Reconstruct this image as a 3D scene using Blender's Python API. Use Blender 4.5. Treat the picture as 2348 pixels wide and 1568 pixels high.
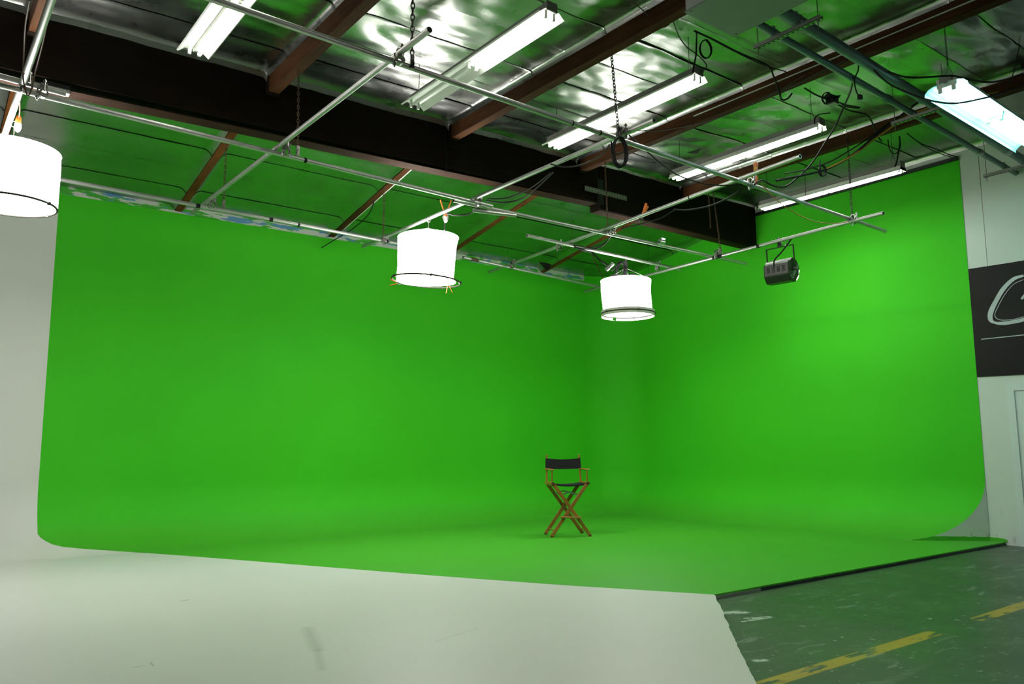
import bpy, bmesh, math, random
from mathutils import Vector, Matrix, noise

# ------------------------------------------------------------------ scene
for o in list(bpy.data.objects):
    bpy.data.objects.remove(o, do_unlink=True)
scene = bpy.context.scene
col = scene.collection
random.seed(7)

# camera: 28 mm lens on a full-frame body, hand held at 1.30 m
cam_d = bpy.data.cameras.new('camera')
cam_d.lens = 28.0
cam_d.sensor_width = 36.0
cam_d.sensor_fit = 'HORIZONTAL'
cam_d.clip_start = 0.05
cam = bpy.data.objects.new('camera', cam_d)
col.objects.link(cam)
CR = Vector((0.792641, -0.609670, -0.004779)); CU = Vector((-0.076501, -0.107230, 0.991287)); CF = Vector((0.604870, 0.785369, 0.131635))
cam.matrix_world = Matrix(((CR.x, CU.x, -CF.x, 0.0), (CR.y, CU.y, -CF.y, 0.0),
                           (CR.z, CU.z, -CF.z, 1.30), (0, 0, 0, 1)))
scene.camera = cam

# world: a closed studio, nothing but a trace of light from outside
world = bpy.data.worlds.new('world')
scene.world = world
world.use_nodes = True
world.node_tree.nodes['Background'].inputs[0].default_value = (0.5, 0.55, 0.6, 1)
world.node_tree.nodes['Background'].inputs[1].default_value = 0.02

# exposure and the strength of the lamps (each lamp is built further down)
scene.view_settings.view_transform = 'Standard'
scene.view_settings.look = 'None'
scene.view_settings.gamma = 1.0
scene.view_settings.use_curve_mapping = False
scene.view_settings.exposure = 0.10
DRUM_SHADE = 11.0        # lit cloth of the drum lamps
DRUM_BOTTOM = 42.0      # diffusion cloth under the drum lamps
TUBE = 28.0             # fluorescent tubes
TUBE_COOL = 22.0
FLOOD = 50.0            # flood light aimed at the side wall

XR = 12.05   # side wall plane
YB = 12.05   # back wall plane
RC = 0.85    # cove radius
ZP = 4.327   # pipe grid height
PUR = [-3.9, -1.6, 0.756, 3.065, 5.496, 7.759, 10.056]
def lip(x): return 5.40 + 0.0150*(x-0.9)          # lower edge of the foil on the purlins
def pbot(x): return 5.195 + 0.0210*(x-0.756)      # underside of the purlins
def farbot(y): return 4.785 + 0.182*(12.05-y)     # underside of the purlins behind the beam

# ------------------------------------------------------------------ materials
def new_mat(name):
    m = bpy.data.materials.new(name); m.use_nodes = True
    return m, m.node_tree, m.node_tree.nodes['Principled BSDF']
def N(nt, t, **kw):
    n = nt.nodes.new(t)
    for k, v in kw.items(): setattr(n, k, v)
    return n
def L(nt, a, b): nt.links.new(a, b)
def rgb(r, g, b):
    f = lambda c: (c/255/12.92 if c/255 <= .04045 else ((c/255+.055)/1.055)**2.4)
    return (f(r), f(g), f(b), 1)
def plain(name, c, rough=.5, metal=0.0, var=.12, scale=6.0, bump=0.0, bscale=60.0, spec=.5, stretch=None):
    """plain coloured material with soft colour variation and optional fine relief"""
    m, nt, p = new_mat(name)
    tc = N(nt, 'ShaderNodeTexCoord'); src = tc.outputs['Object']
    if stretch:
        mp = N(nt, 'ShaderNodeMapping'); mp.inputs['Scale'].default_value = stretch
        L(nt, src, mp.inputs[0]); src = mp.outputs[0]
    nz = N(nt, 'ShaderNodeTexNoise'); nz.inputs['Scale'].default_value = scale; nz.inputs['Detail'].default_value = 5
    L(nt, src, nz.inputs['Vector'])
    mx = N(nt, 'ShaderNodeMix', data_type='RGBA')
    mx.inputs['A'].default_value = tuple(max(0, v*(1-var)) for v in c[:3]) + (1,)
    mx.inputs['B'].default_value = tuple(min(1, v*(1+var)) for v in c[:3]) + (1,)
    L(nt, nz.outputs[0], mx.inputs['Factor']); L(nt, mx.outputs['Result'], p.inputs['Base Color'])
    p.inputs['Roughness'].default_value = rough; p.inputs['Metallic'].default_value = metal
    p.inputs['Specular IOR Level'].default_value = spec
    if bump:
        n2 = N(nt, 'ShaderNodeTexNoise'); n2.inputs['Scale'].default_value = bscale; n2.inputs['Detail'].default_value = 4
        L(nt, src, n2.inputs['Vector'])
        b = N(nt, 'ShaderNodeBump'); b.inputs['Strength'].default_value = bump; b.inputs['Distance'].default_value = .01
        L(nt, n2.outputs[0], b.inputs['Height']); L(nt, b.outputs[0], p.inputs['Normal'])
    return m
def wood(name, dark, light, axis='Y', rough=.6, scale=1.0):
    m, nt, p = new_mat(name)
    tc = N(nt, 'ShaderNodeTexCoord'); mp = N(nt, 'ShaderNodeMapping')
    st = {'X': (1, 18, 18), 'Y': (18, 1, 18), 'Z': (18, 18, 1)}[axis]
    mp.inputs['Scale'].default_value = tuple(v*scale for v in st)
    nz = N(nt, 'ShaderNodeTexNoise'); nz.inputs['Scale'].default_value = 1.4; nz.inputs['Detail'].default_value = 7; nz.inputs['Distortion'].default_value = 1.2
    n2 = N(nt, 'ShaderNodeTexNoise'); n2.inputs['Scale'].default_value = 1.1; n2.inputs['Detail'].default_value = 3
    L(nt, tc.outputs['Object'], mp.inputs[0]); L(nt, mp.outputs[0], nz.inputs['Vector']); L(nt, tc.outputs['Object'], n2.inputs['Vector'])
    ad = N(nt, 'ShaderNodeMath', operation='MULTIPLY_ADD'); ad.inputs[1].default_value = .55
    ml = N(nt, 'ShaderNodeMath', operation='MULTIPLY'); ml.inputs[1].default_value = .45
    L(nt, n2.outputs[0], ml.inputs[0]); L(nt, nz.outputs[0], ad.inputs[0]); L(nt, ml.outputs[0], ad.inputs[2])
    r = N(nt, 'ShaderNodeValToRGB'); r.color_ramp.elements[0].position = .33; r.color_ramp.elements[0].color = dark
    r.color_ramp.elements[1].position = .68; r.color_ramp.elements[1].color = light
    L(nt, ad.outputs[0], r.inputs[0]); L(nt, r.outputs[0], p.inputs['Base Color'])
    p.inputs['Roughness'].default_value = rough; p.inputs['Specular IOR Level'].default_value = .5 if rough < .5 else .15
    b = N(nt, 'ShaderNodeBump'); b.inputs['Strength'].default_value = .25; b.inputs['Distance'].default_value = .004
    L(nt, nz.outputs[0], b.inputs['Height']); L(nt, b.outputs[0], p.inputs['Normal'])
    return m
def emit(name, c, s, base=(.8, .8, .78, 1)):
    m, nt, p = new_mat(name)
    tc = N(nt, 'ShaderNodeTexCoord'); nz = N(nt, 'ShaderNodeTexNoise'); nz.inputs['Scale'].default_value = 5
    L(nt, tc.outputs['Object'], nz.inputs['Vector'])
    mr = N(nt, 'ShaderNodeMapRange'); mr.inputs['To Min'].default_value = s*.9; mr.inputs['To Max'].default_value = s*1.1
    L(nt, nz.outputs[0], mr.inputs['Value'])
    p.inputs['Base Color'].default_value = base
    p.inputs['Emission Color'].default_value = c
    L(nt, mr.outputs[0], p.inputs['Emission Strength'])
    return m
def seg_mask(nt, vec, a, b, w, soft=.01):
    """1 inside a stroke from a to b (xy) of half width w"""
    sx = N(nt, 'ShaderNodeVectorMath', operation='SUBTRACT'); L(nt, vec, sx.inputs[0]); sx.inputs[1].default_value = (a[0], a[1], 0)
    d = Vector((b[0]-a[0], b[1]-a[1], 0)); ln = d.length; d.normalize()
    t = N(nt, 'ShaderNodeVectorMath', operation='DOT_PRODUCT'); L(nt, sx.outputs[0], t.inputs[0]); t.inputs[1].default_value = d
    n = N(nt, 'ShaderNodeVectorMath', operation='DOT_PRODUCT'); L(nt, sx.outputs[0], n.inputs[0]); n.inputs[1].default_value = (-d.y, d.x, 0)
    cl = N(nt, 'ShaderNodeClamp'); cl.inputs['Max'].default_value = ln; L(nt, t.outputs['Value'], cl.inputs[0])
    dt = N(nt, 'ShaderNodeMath', operation='SUBTRACT'); L(nt, t.outputs['Value'], dt.inputs[0]); L(nt, cl.outputs[0], dt.inputs[1])
    p2 = N(nt, 'ShaderNodeMath', operation='MULTIPLY'); L(nt, dt.outputs[0], p2.inputs[0]); L(nt, dt.outputs[0], p2.inputs[1])
    q2 = N(nt, 'ShaderNodeMath', operation='MULTIPLY_ADD'); L(nt, n.outputs['Value'], q2.inputs[0]); L(nt, n.outputs['Value'], q2.inputs[1]); L(nt, p2.outputs[0], q2.inputs[2])
    sq = N(nt, 'ShaderNodeMath', operation='SQRT'); L(nt, q2.outputs[0], sq.inputs[0])
    mr = N(nt, 'ShaderNodeMapRange'); mr.inputs['From Min'].default_value = w-soft; mr.inputs['From Max'].default_value = w+soft
    mr.inputs['To Min'].default_value = 1; mr.inputs['To Max'].default_value = 0
    L(nt, sq.outputs[0], mr.inputs['Value'])
    return mr.outputs[0]
def mixc(nt, fac, a, b):
    mx = N(nt, 'ShaderNodeMix', data_type='RGBA')
    if isinstance(fac, (int, float)): mx.inputs['Factor'].default_value = fac
    else: L(nt, fac, mx.inputs['Factor'])
    for s, v in (('A', a), ('B', b)):
        if isinstance(v, tuple): mx.inputs[s].default_value = v
        else: L(nt, v, mx.inputs[s])
    return mx.outputs['Result']
def mul(nt, a, b):
    m = N(nt, 'ShaderNodeMath', operation='MULTIPLY')
    for i, v in enumerate((a, b)):
        if isinstance(v, (int, float)): m.inputs[i].default_value = v
        else: L(nt, v, m.inputs[i])
    return m.outputs[0]
def thresh(nt, src, lo, hi):
    mr = N(nt, 'ShaderNodeMapRange'); mr.inputs['From Min'].default_value = lo; mr.inputs['From Max'].default_value = hi
    L(nt, src, mr.inputs['Value']); return mr.outputs[0]
def nfac(nt, vec, scale, detail=4, stretch=None, dist=0.0):
    if stretch:
        mp = N(nt, 'ShaderNodeMapping'); mp.inputs['Scale'].default_value = stretch; L(nt, vec, mp.inputs[0]); vec = mp.outputs[0]
    n = N(nt, 'ShaderNodeTexNoise'); n.inputs['Scale'].default_value = scale; n.inputs['Detail'].default_value = detail
    n.inputs['Distortion'].default_value = dist
    L(nt, vec, n.inputs['Vector']); return n.outputs[0]

GREEN = (0.054, 0.545, 0.015, 1)
WHITE = (0.70, 0.71, 0.66, 1)
def green_mat(name, rough, spec, GREEN=GREEN):
    m, nt, p = new_mat(name)
    g = N(nt, 'ShaderNodeNewGeometry').outputs['Position']
    c = mixc(nt, nfac(nt, g, .8, 3), tuple(v*.93 for v in GREEN[:3])+(1,), tuple(v*1.07 for v in GREEN[:3])+(1,))
    sc = thresh(nt, nfac(nt, g, 9.0, 5, (1, 1, 3)), .72, .80)
    c = mixc(nt, mul(nt, sc, .25), c, (.03, .30, .02, 1))
    if name == 'green_wall_paint':      # low on the cove the colour blends into the floor green
        sz = N(nt, 'ShaderNodeSeparateXYZ'); L(nt, g, sz.inputs[0])
        f = thresh(nt, sz.outputs['Z'], .42, .0)
        c = mixc(nt, f, c, (0.070, 0.41, 0.024, 1))
        for k, a, e in (('Roughness', rough, .5), ('Specular IOR Level', spec, .30)):
            mr = N(nt, 'ShaderNodeMapRange'); mr.inputs['To Min'].default_value = a; mr.inputs['To Max'].default_value = e; L(nt, f, mr.inputs['Value']); L(nt, mr.outputs[0], p.inputs[k])
    else:
        p.inputs['Roughness'].default_value = rough; p.inputs['Specular IOR Level'].default_value = spec
    L(nt, c, p.inputs['Base Color'])
    b = N(nt, 'ShaderNodeBump'); b.inputs['Strength'].default_value = .08; b.inputs['Distance'].default_value = .004
    L(nt, nfac(nt, g, 45, 3), b.inputs['Height']); L(nt, b.outputs[0], p.inputs['Normal'])
    return m
FLOORGREEN = (0.070, 0.41, 0.024, 1)
M_green = green_mat('green_wall_paint', .65, .16)
M_green_floor = green_mat('green_floor_paint', .5, .30, FLOORGREEN)

# top band of the back wall: scraped white with blue and green smears
m, nt, p = new_mat('scraped_wall_band'); M_band = m
g = N(nt, 'ShaderNodeNewGeometry').outputs['Position']
c = mixc(nt, nfac(nt, g, 3, 4), (.50, .54, .48, 1), (.68, .70, .64, 1))
c = mixc(nt, thresh(nt, nfac(nt, g, 2.6, 4, (1, 1, 6)), .53, .56), c, (.045, .40, .02, 1))
g2 = N(nt, 'ShaderNodeVectorMath', operation='ADD'); L(nt, g, g2.inputs[0]); g2.inputs[1].default_value = (7.3, 0, 2.1)
c = mixc(nt, thresh(nt, nfac(nt, g2.outputs[0], 3.2, 4, (1, 1, 6)), .55, .58), c, (.10, .28, .52, 1))
L(nt, c, p.inputs['Base Color']); p.inputs['Roughness'].default_value = .6

# white studio floor with a few scuffs
m, nt, p = new_mat('white_floor_paint'); M_whitefloor = m
g = N(nt, 'ShaderNodeNewGeometry').outputs['Position']
c = mixc(nt, nfac(nt, g, .6, 3), (.63, .65, .60, 1), (.71, .73, .675, 1))
c = mixc(nt, mul(nt, thresh(nt, nfac(nt, g, 14, 4, (1, .35, 1)), .74, .80), .5), c, (.25, .26, .23, 1))
for a, b, w, k in (((2.497, 5.71), (2.289, 5.065), .035, .28), ((2.289, 5.065), (2.114, 4.611), .022, .22), ((2.077, 7.385), (2.136, 7.414), .010, .6),
                   ((3.019, 4.781), (3.467, 4.929), .010, .16), ((1.242, 5.369), (1.303, 5.369), .006, .5), ((1.355, 5.43), (1.347, 5.322), .005, .5), ((1.505, 11.596), (1.517, 11.464), .02, .6)):
    c = mixc(nt, mul(nt, seg_mask(nt, g, a, b, w, w*.9), k), c, (.13, .14, .12, 1))
L(nt, c, p.inputs['Base Color']); p.inputs['Roughness'].default_value = .45
M_white = plain('white_wall_paint', WHITE, .6, var=.05, scale=1.2, bump=.06, bscale=50)

# white side wall: scuffed low down
m, nt, p = new_mat('scuffed_white_wall'); M_sidewall = m
g = N(nt, 'ShaderNodeNewGeometry').outputs['Position']
c = mixc(nt, nfac(nt, g, 1.0, 4), (.60, .66, .61, 1), (.67, .73, .68, 1))
sc = thresh(nt, nfac(nt, g, 5, 5, (1, 1.5, 1)), .60, .72)
sz = N(nt, 'ShaderNodeSeparateXYZ'); L(nt, g, sz.inputs[0])
low = thresh(nt, sz.outputs['Z'], 1.3, .2)
c = mixc(nt, mul(nt, mul(nt, sc, low), .6), c, (.28, .30, .27, 1))
L(nt, c, p.inputs['Base Color']); p.inputs['Roughness'].default_value = .6

# old concrete with splashes and a worn yellow line
m, nt, p = new_mat('stained_concrete'); M_conc = m
g = N(nt, 'ShaderNodeNewGeometry').outputs['Position']
c = mixc(nt, nfac(nt, g, .9, 6), (.027, .052, .027, 1), (.058, .090, .050, 1))
c = mixc(nt, mul(nt, thresh(nt, nfac(nt, g, 3.0, 6, (1, 3, 1)), .58, .70), .4), c, (.13, .15, .12, 1))
vo = N(nt, 'ShaderNodeTexVoronoi'); vo.inputs['Scale'].default_value = 4.0
wv = N(nt, 'ShaderNodeVectorMath', operation='ADD'); L(nt, g, wv.inputs[0])
wn = N(nt, 'ShaderNodeTexNoise'); wn.inputs['Scale'].default_value = 6; L(nt, g, wn.inputs['Vector'])
ws = N(nt, 'ShaderNodeVectorMath', operation='SCALE'); ws.inputs['Scale'].default_value = .25; L(nt, wn.outputs['Color'], ws.inputs[0])
L(nt, ws.outputs[0], wv.inputs[1]); L(nt, wv.outputs[0], vo.inputs['Vector'])
c = mixc(nt, mul(nt, mul(nt, thresh(nt, vo.outputs['Distance'], .085, .05), thresh(nt, nfac(nt, g, 1.3, 2), .44, .52)), .75), c, (.52, .56, .52, 1))
c = mixc(nt, mul(nt, thresh(nt, nfac(nt, g, 22, 3), .67, .72), .55), c, (.50, .53, .48, 1))
c = mixc(nt, mul(nt, thresh(nt, nfac(nt, g, 16, 3, (1, .5, 1)), .68, .74), .8), c, (.02, .02, .02, 1))
c = mixc(nt, mul(nt, mul(nt, thresh(nt, nfac(nt, g, 5, 6, (.5, 2.2, 1), .8), .60, .64), thresh(nt, nfac(nt, g, .7, 2), .48, .56)), .5), c, (.24, .30, .24, 1))
c = mixc(nt, mul(nt, thresh(nt, nfac(nt, g, 2.2, 5, (1, 1.6, 1)), .62, .72), .35), c, (.06, .16, .15, 1))
for a, b, w in (((4.42, 3.225), (4.47, 3.20), .025), ((5.30, 3.98), (5.60, 3.93), .012), ((5.43, 4.02), (5.60, 3.95), .03), ((5.47, 4.27), (5.60, 4.20), .05)):
    c = mixc(nt, mul(nt, seg_mask(nt, g, a, b, w, w*.5), thresh(nt, nfac(nt, g, 20, 4), .36, .48)), c, (.52, .57, .52, 1))
ye = None
for a, b in (((3.0, 2.895), (6.04, 2.885)), ((6.80, 2.885), (9.5, 2.93))):
    s = mul(nt, seg_mask(nt, g, a, b, .060, .006), thresh(nt, nfac(nt, g, 12, 6, (.35, 1.6, 1)), .40, .46))
    c = mixc(nt, mul(nt, s, .92), c, (.42, .30, .030, 1))
L(nt, c, p.inputs['Base Color'])
rr = N(nt, 'ShaderNodeMapRange'); rr.inputs['To Min'].default_value = .30; rr.inputs['To Max'].default_value = .55
L(nt, nfac(nt, g, 2, 5), rr.inputs['Value']); L(nt, rr.outputs[0], p.inputs['Roughness'])
b = N(nt, 'ShaderNodeBump'); b.inputs['Strength'].default_value = .12; b.inputs['Distance'].default_value = .01
L(nt, nfac(nt, g, 30, 5), b.inputs['Height']); L(nt, b.outputs[0], p.inputs['Normal'])

def foil_mat(name, rough, bump, scale):
    m, nt, p = new_mat(name)
    g = N(nt, 'ShaderNodeNewGeometry').outputs['Position']
    c = mixc(nt, nfac(nt, g, 1.7, 4), (.31, .32, .30, 1), (.54, .55, .52, 1))
    L(nt, c, p.inputs['Base Color']); p.inputs['Metallic'].default_value = 1.0
    rr = N(nt, 'ShaderNodeMapRange'); rr.inputs['To Min'].default_value = rough*.7; rr.inputs['To Max'].default_value = rough*1.35
    L(nt, nfac(nt, g, 3, 4), rr.inputs['Value']); L(nt, rr.outputs[0], p.inputs['Roughness'])
    b = N(nt, 'ShaderNodeBump'); b.inputs['Strength'].default_value = bump; b.inputs['Distance'].default_value = .02
    hm = N(nt, 'ShaderNodeMath', operation='MULTIPLY_ADD'); hm.inputs[1].default_value = .35; L(nt, nfac(nt, g, scale*2.2, 4, (.55, 2.6, 1), .4), hm.inputs[0]); L(nt, nfac(nt, g, scale, 5, (1, 1.6, 1), .6), hm.inputs[2])
    L(nt, hm.outputs[0], b.inputs['Height']); L(nt, b.outputs[0], p.inputs['Normal'])
    return m
M_foil = foil_mat('wrinkled_foil', .285, .20, 2.6)
M_foil_far = foil_mat('smooth_foil', .30, .03, 1.6)
M_deck = plain('dark_roof_deck', (.03, .025, .02, 1), .9)
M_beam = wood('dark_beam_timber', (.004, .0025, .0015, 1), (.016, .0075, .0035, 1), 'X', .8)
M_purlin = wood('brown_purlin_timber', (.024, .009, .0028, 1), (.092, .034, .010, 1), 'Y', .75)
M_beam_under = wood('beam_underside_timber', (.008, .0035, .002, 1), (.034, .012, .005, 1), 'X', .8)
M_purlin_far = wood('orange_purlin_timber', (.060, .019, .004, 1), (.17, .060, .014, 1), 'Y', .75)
M_pipe = plain('galvanised_pipe', (.46, .47, .44, 1), .45, .85, var=.22, scale=7, bump=.05, bscale=25)
M_clamp = plain('clamp_steel', (.30, .29, .27, 1), .35, .9, var=.3, scale=30)
M_chain = plain('dark_chain_steel', (.06, .055, .05, 1), .45, .7, var=.3, scale=20)
M_rust = plain('rusty_chain_steel', (.09, .055, .03, 1), .6, .5, var=.4, scale=20)
M_black = plain('black_rubber', (.007, .007, .007, 1), .6, var=.2, spec=.25)
M_grey_cable = plain('grey_cable', (.055, .055, .050, 1), .6, var=.2, spec=.3)
M_yellow = plain('yellow_cord', (.42, .22, .02, 1), .5, var=.15)
M_orange = plain('orange_grip', (.60, .15, .02, 1), .45, var=.15)
M_brown = plain('brown_cord', (.09, .035, .015, 1), .5)
M_whiteplastic = plain('white_plastic', (.72, .72, .68, 1), .4, var=.05)
M_enamel = plain('white_enamel', (.72, .74, .68, 1), .35, var=.04, scale=3)
M_greymetal = plain('grey_housing', (.26, .26, .23, 1), .45, .2, var=.08)
M_teal = plain('teal_pipe_paint', (.085, .165, .155, 1), .4, .1, var=.18, scale=4, bump=.04)
M_strut = plain('zinc_strut', (.38, .39, .35, 1), .4, .8, var=.15, scale=12)
M_duct = plain('grey_duct_enamel', (.20, .23, .21, 1), .5, .0, var=.06, scale=2)
M_ductside = plain('pale_duct_enamel', (.42, .43, .42, 1), .45, .1, var=.04)
M_trim = plain('black_trim', (.012, .014, .013, 1), .35, .2, var=.3, scale=9)
M_edge = plain('dark_platform_edge', (.010, .022, .014, 1), .6, var=.7, scale=5)
M_lampblack = plain('black_lamp_enamel', (.014, .014, .014, 1), .35, .2, var=.2)
M_lampgrey = plain('dull_lamp_steel', (.075, .075, .068, 1), .45, .4, var=.2, scale=14)
M_hoop = plain('bare_steel_hoop', (.035, .032, .024, 1), .5, .2)
M_cream = plain('cream_cloth', (.62, .62, .52, 1), .8, var=.06)
M_shade = emit('lit_shade_cloth', (1.0, .99, .96, 1), DRUM_SHADE)
M_diff = emit('lit_diffusion_cloth', (1.0, .99, .96, 1), DRUM_BOTTOM)
M_diff_low = emit('dimmer_diffusion_cloth', (1.0, .99, .96, 1), DRUM_BOTTOM*.52)
M_shade_low = emit('dimmer_shade_cloth', (1.0, .99, .96, 1), DRUM_SHADE*.80)
M_tube = emit('lit_tube', (1.0, .99, .92, 1), TUBE)
M_tube_cool = emit('cool_lit_tube', (.42, 1.0, .92, 1), TUBE_COOL)
M_tube_off = plain('unlit_tube', (.78, .80, .74, 1), .2)
M_flood = emit('flood_lamp_glow', (1.0, .97, .88, 1), FLOOD)
M_chairwood = wood('varnished_beech', (.22, .085, .012, 1), (.46, .21, .040, 1), 'Z', .38, .8)
M_canvas = plain('black_canvas', (.006, .006, .007, 1), .85, var=.3, scale=20, bump=.2, bscale=120)
M_zinc = plain('bright_zinc', (.50, .54, .52, 1), .3, .9, var=.15)
M_vinyl = plain('black_vinyl', (.006, .0055, .0055, 1), .55, var=.15, spec=.25, scale=3, bump=.12, bscale=4)
M_silver = plain('silver_print', (.40, .47, .46, 1), .4, .1, var=.25, scale=5)
M_dooredge = plain('white_door_paint', (.66, .74, .72, 1), .45, var=.04)
M_fluoblack = plain('tear_shadow_black', (.006, .006, .005, 1), .95)

# ------------------------------------------------------------------ mesh helpers
class MB:
    """collects shapes for ONE mesh object"""
    def __init__(s): s.v = []; s.f = []; s.mi = []; s.cur = 0
    def add(s, vs, fs):
        o = len(s.v); s.v += [tuple(v) for v in vs]; s.f += [tuple(i+o for i in f) for f in fs]; s.mi += [s.cur]*len(fs)
    def quad(s, a, b, c, d): s.add([a, b, c, d], [(0, 1, 2, 3)])
    def box(s, c, d, rot=None):
        c = Vector(c); h = Vector(d)/2; vs = []
        for x in (-1, 1):
            for y in (-1, 1):
                for z in (-1, 1):
                    p = Vector((x*h.x, y*h.y, z*h.z))
                    if rot: p = rot @ p
                    vs.append(c+p)
        s.add(vs, [(0, 1, 3, 2), (4, 6, 7, 5), (0, 4, 5, 1), (2, 3, 7, 6), (0, 2, 6, 4), (1, 5, 7, 3)])
    def bbox(s, lo, hi): s.box([(a+b)/2 for a, b in zip(lo, hi)], [b-a for a, b in zip(lo, hi)])
    def beam(s, a, b, w, h, up=(0, 0, 1)):
        """rectangular bar from a to b, w across, h along up"""
        a = Vector(a); b = Vector(b); d = b-a; ln = d.length; d.normalize()
        u = Vector(up); sx = d.cross(u)
        if sx.length < 1e-5: sx = d.cross(Vector((1, 0, 0)))
        sx.normalize(); u = sx.cross(d)
        s.box((a+b)/2, (w, ln, h), Matrix((sx, d, u)).transposed())
    def tube(s, pts, r, n=8, cap=True, closed=False):
        pts = [Vector(p) for p in pts]; m = len(pts); rs = r if isinstance(r, (list, tuple)) else [r]*m
        up = None; rings = []
        for i, p in enumerate(pts):
            if closed: t = pts[(i+1) % m]-pts[i-1]
            else: t = pts[min(i+1, m-1)]-pts[max(i-1, 0)]
            t.normalize()
            if up is None:
                up = Vector((0, 0, 1)) if abs(t.z) < .9 else Vector((1, 0, 0))
            a = t.cross(up)
            if a.length < 1e-6: a = t.cross(Vector((1, .3, .2)))
            a.normalize(); up = a.cross(t)
            rings.append([p+(a*math.cos(k*2*math.pi/n)+up*math.sin(k*2*math.pi/n))*rs[i] for k in range(n)])
        vs = [v for rg in rings for v in rg]; fs = []
        for i in range(m if closed else m-1):
            j = (i+1) % m
            for k in range(n):
                q = (k+1) % n; fs.append((i*n+k, i*n+q, j*n+q, j*n+k))
        if cap and not closed:
            fs.append(tuple(range(n))[::-1]); fs.append(tuple((m-1)*n+k for k in range(n)))
        s.add(vs, fs)
    def pipe(s, a, b, ro, ri, n=14):
        """hollow pipe with open ends"""
        a = Vector(a); b = Vector(b); t = (b-a).normalized()
        u = Vector((0, 0, 1)) if abs(t.z) < .9 else Vector((1, 0, 0)); x = t.cross(u).normalized(); u = x.cross(t)
        vs = []
        for p, r in ((a, ro), (b, ro), (b, ri), (a, ri)):
            vs += [p+(x*math.cos(k*2*math.pi/n)+u*math.sin(k*2*math.pi/n))*r for k in range(n)]
        fs = []
        for i in range(4):
            j = (i+1) % 4
            for k in range(n):
                q = (k+1) % n; fs.append((i*n+k, i*n+q, j*n+q, j*n+k))
        s.add(vs, fs)
    def ring(s, c, R, r, nrm=(0, 0, 1), n=48, m=8, ax=None):
        nrm = Vector(nrm).normalized(); u = nrm.orthogonal().normalized(); w = nrm.cross(u); c = Vector(c)
        s.tube([c+(u*math.cos(k*2*math.pi/n)+w*math.sin(k*2*math.pi/n))*R for k in range(n)], r, m, closed=True)
    def lathe(s, prof, c=(0, 0, 0), n=24, close=True):
        vs = []; c = Vector(c)
        for r, z in prof:
            vs += [c+Vector((r*math.cos(k*2*math.pi/n), r*math.sin(k*2*math.pi/n), z)) for k in range(n)]
        fs = []
        for i in range(len(prof)-1):
            for k in range(n):
                q = (k+1) % n; fs.append((i*n+k, i*n+q, (i+1)*n+q, (i+1)*n+k))
        if close:
            fs.append(tuple(range(n))[::-1]); fs.append(tuple((len(prof)-1)*n+k for k in range(n)))
        s.add(vs, fs)
    def prism(s, poly, axis, a, b):
        """polygon (2D list) extruded along axis from a to b; axes in cyclic order"""
        mk = {'x': lambda p, t: (t, p[0], p[1]), 'y': lambda p, t: (p[0], t, p[1]), 'z': lambda p, t: (p[0], p[1], t)}[axis]
        n = len(poly); vs = [mk(p, a) for p in poly]+[mk(p, b) for p in poly]
        fs = [tuple(range(n)), tuple(range(2*n-1, n-1, -1))]+[(k, k+n, (k+1) % n+n, (k+1) % n) for k in range(n)]
        s.add(vs, fs)
    def grid(s, rows):
        n = len(rows[0]); vs = [p for r in rows for p in r]
        s.add(vs, [(i*n+k, i*n+k+1, (i+1)*n+k+1, (i+1)*n+k) for i in range(len(rows)-1) for k in range(n-1)])
    def mesh(s, name, mats, smooth=False, bevel=0.0, recalc=True):
        me = bpy.data.meshes.new(name); me.from_pydata(s.v, [], s.f)
        for m in (mats if isinstance(mats, (list, tuple)) else [mats]): me.materials.append(m)
        me.polygons.foreach_set('material_index', s.mi)
        if recalc or bevel:
            bm = bmesh.new(); bm.from_mesh(me)
            if recalc: bmesh.ops.recalc_face_normals(bm, faces=bm.faces)
            if bevel:
                bmesh.ops.bevel(bm, geom=[e for e in bm.edges if len(e.link_faces) == 2 and e.calc_face_angle(0) > .6], offset=bevel, segments=1, affect='EDGES')
            bm.to_mesh(me); bm.free()
        if smooth:
            me.polygons.foreach_set('use_smooth', [True]*len(me.polygons))
            try: me.set_sharp_from_angle(angle=math.radians(40))
            except Exception: pass
        me.update()
        return me
    def build(s, name, mats, parent=None, **kw):
        o = bpy.data.objects.new(name, s.mesh(name, mats, **kw)); col.objects.link(o)
        if parent: o.parent = parent
        return o

def tag(o, label=None, cat=None, group=None, kind=None):
    for k, v in (('label', label), ('category', cat), ('group', group), ('kind', kind)):
        if v: o[k] = v
    return o
def empty(name, loc=(0, 0, 0), rz=0.0):
    o = bpy.data.objects.new(name, None); o.empty_display_size = .1; col.objects.link(o)
    o.location = loc; o.rotation_euler = (0, 0, rz); return o
def copy_tree(o, parent=None):
    c = o.copy(); col.objects.link(c); c.parent = parent
    for ch in list(o.children): copy_tree(ch, c)
    return c
def smooth_path(pts, k=6):
    pts = [Vector(p) for p in pts]
    if len(pts) < 3: return pts
    q = [pts[0]*2-pts[1]]+pts+[pts[-1]*2-pts[-2]]; out = []
    for i in range(1, len(q)-2):
        for j in range(k):
            t = j/k; a, b, c, d = q[i-1:i+3]
            out.append(.5*((2*b)+(c-a)*t+(2*a-5*b+4*c-d)*t*t+(3*b-a-3*c+d)*t**3))
    out.append(pts[-1]); return out
def V(*a): return Vector(a)

# ------------------------------------------------------------------ the setting
# concrete slab
b = MB(); b.bbox((-9, -8, -.14), (12.25, 12.25, -.04)); tag(b.build('floor', M_conc), kind='structure')

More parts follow.
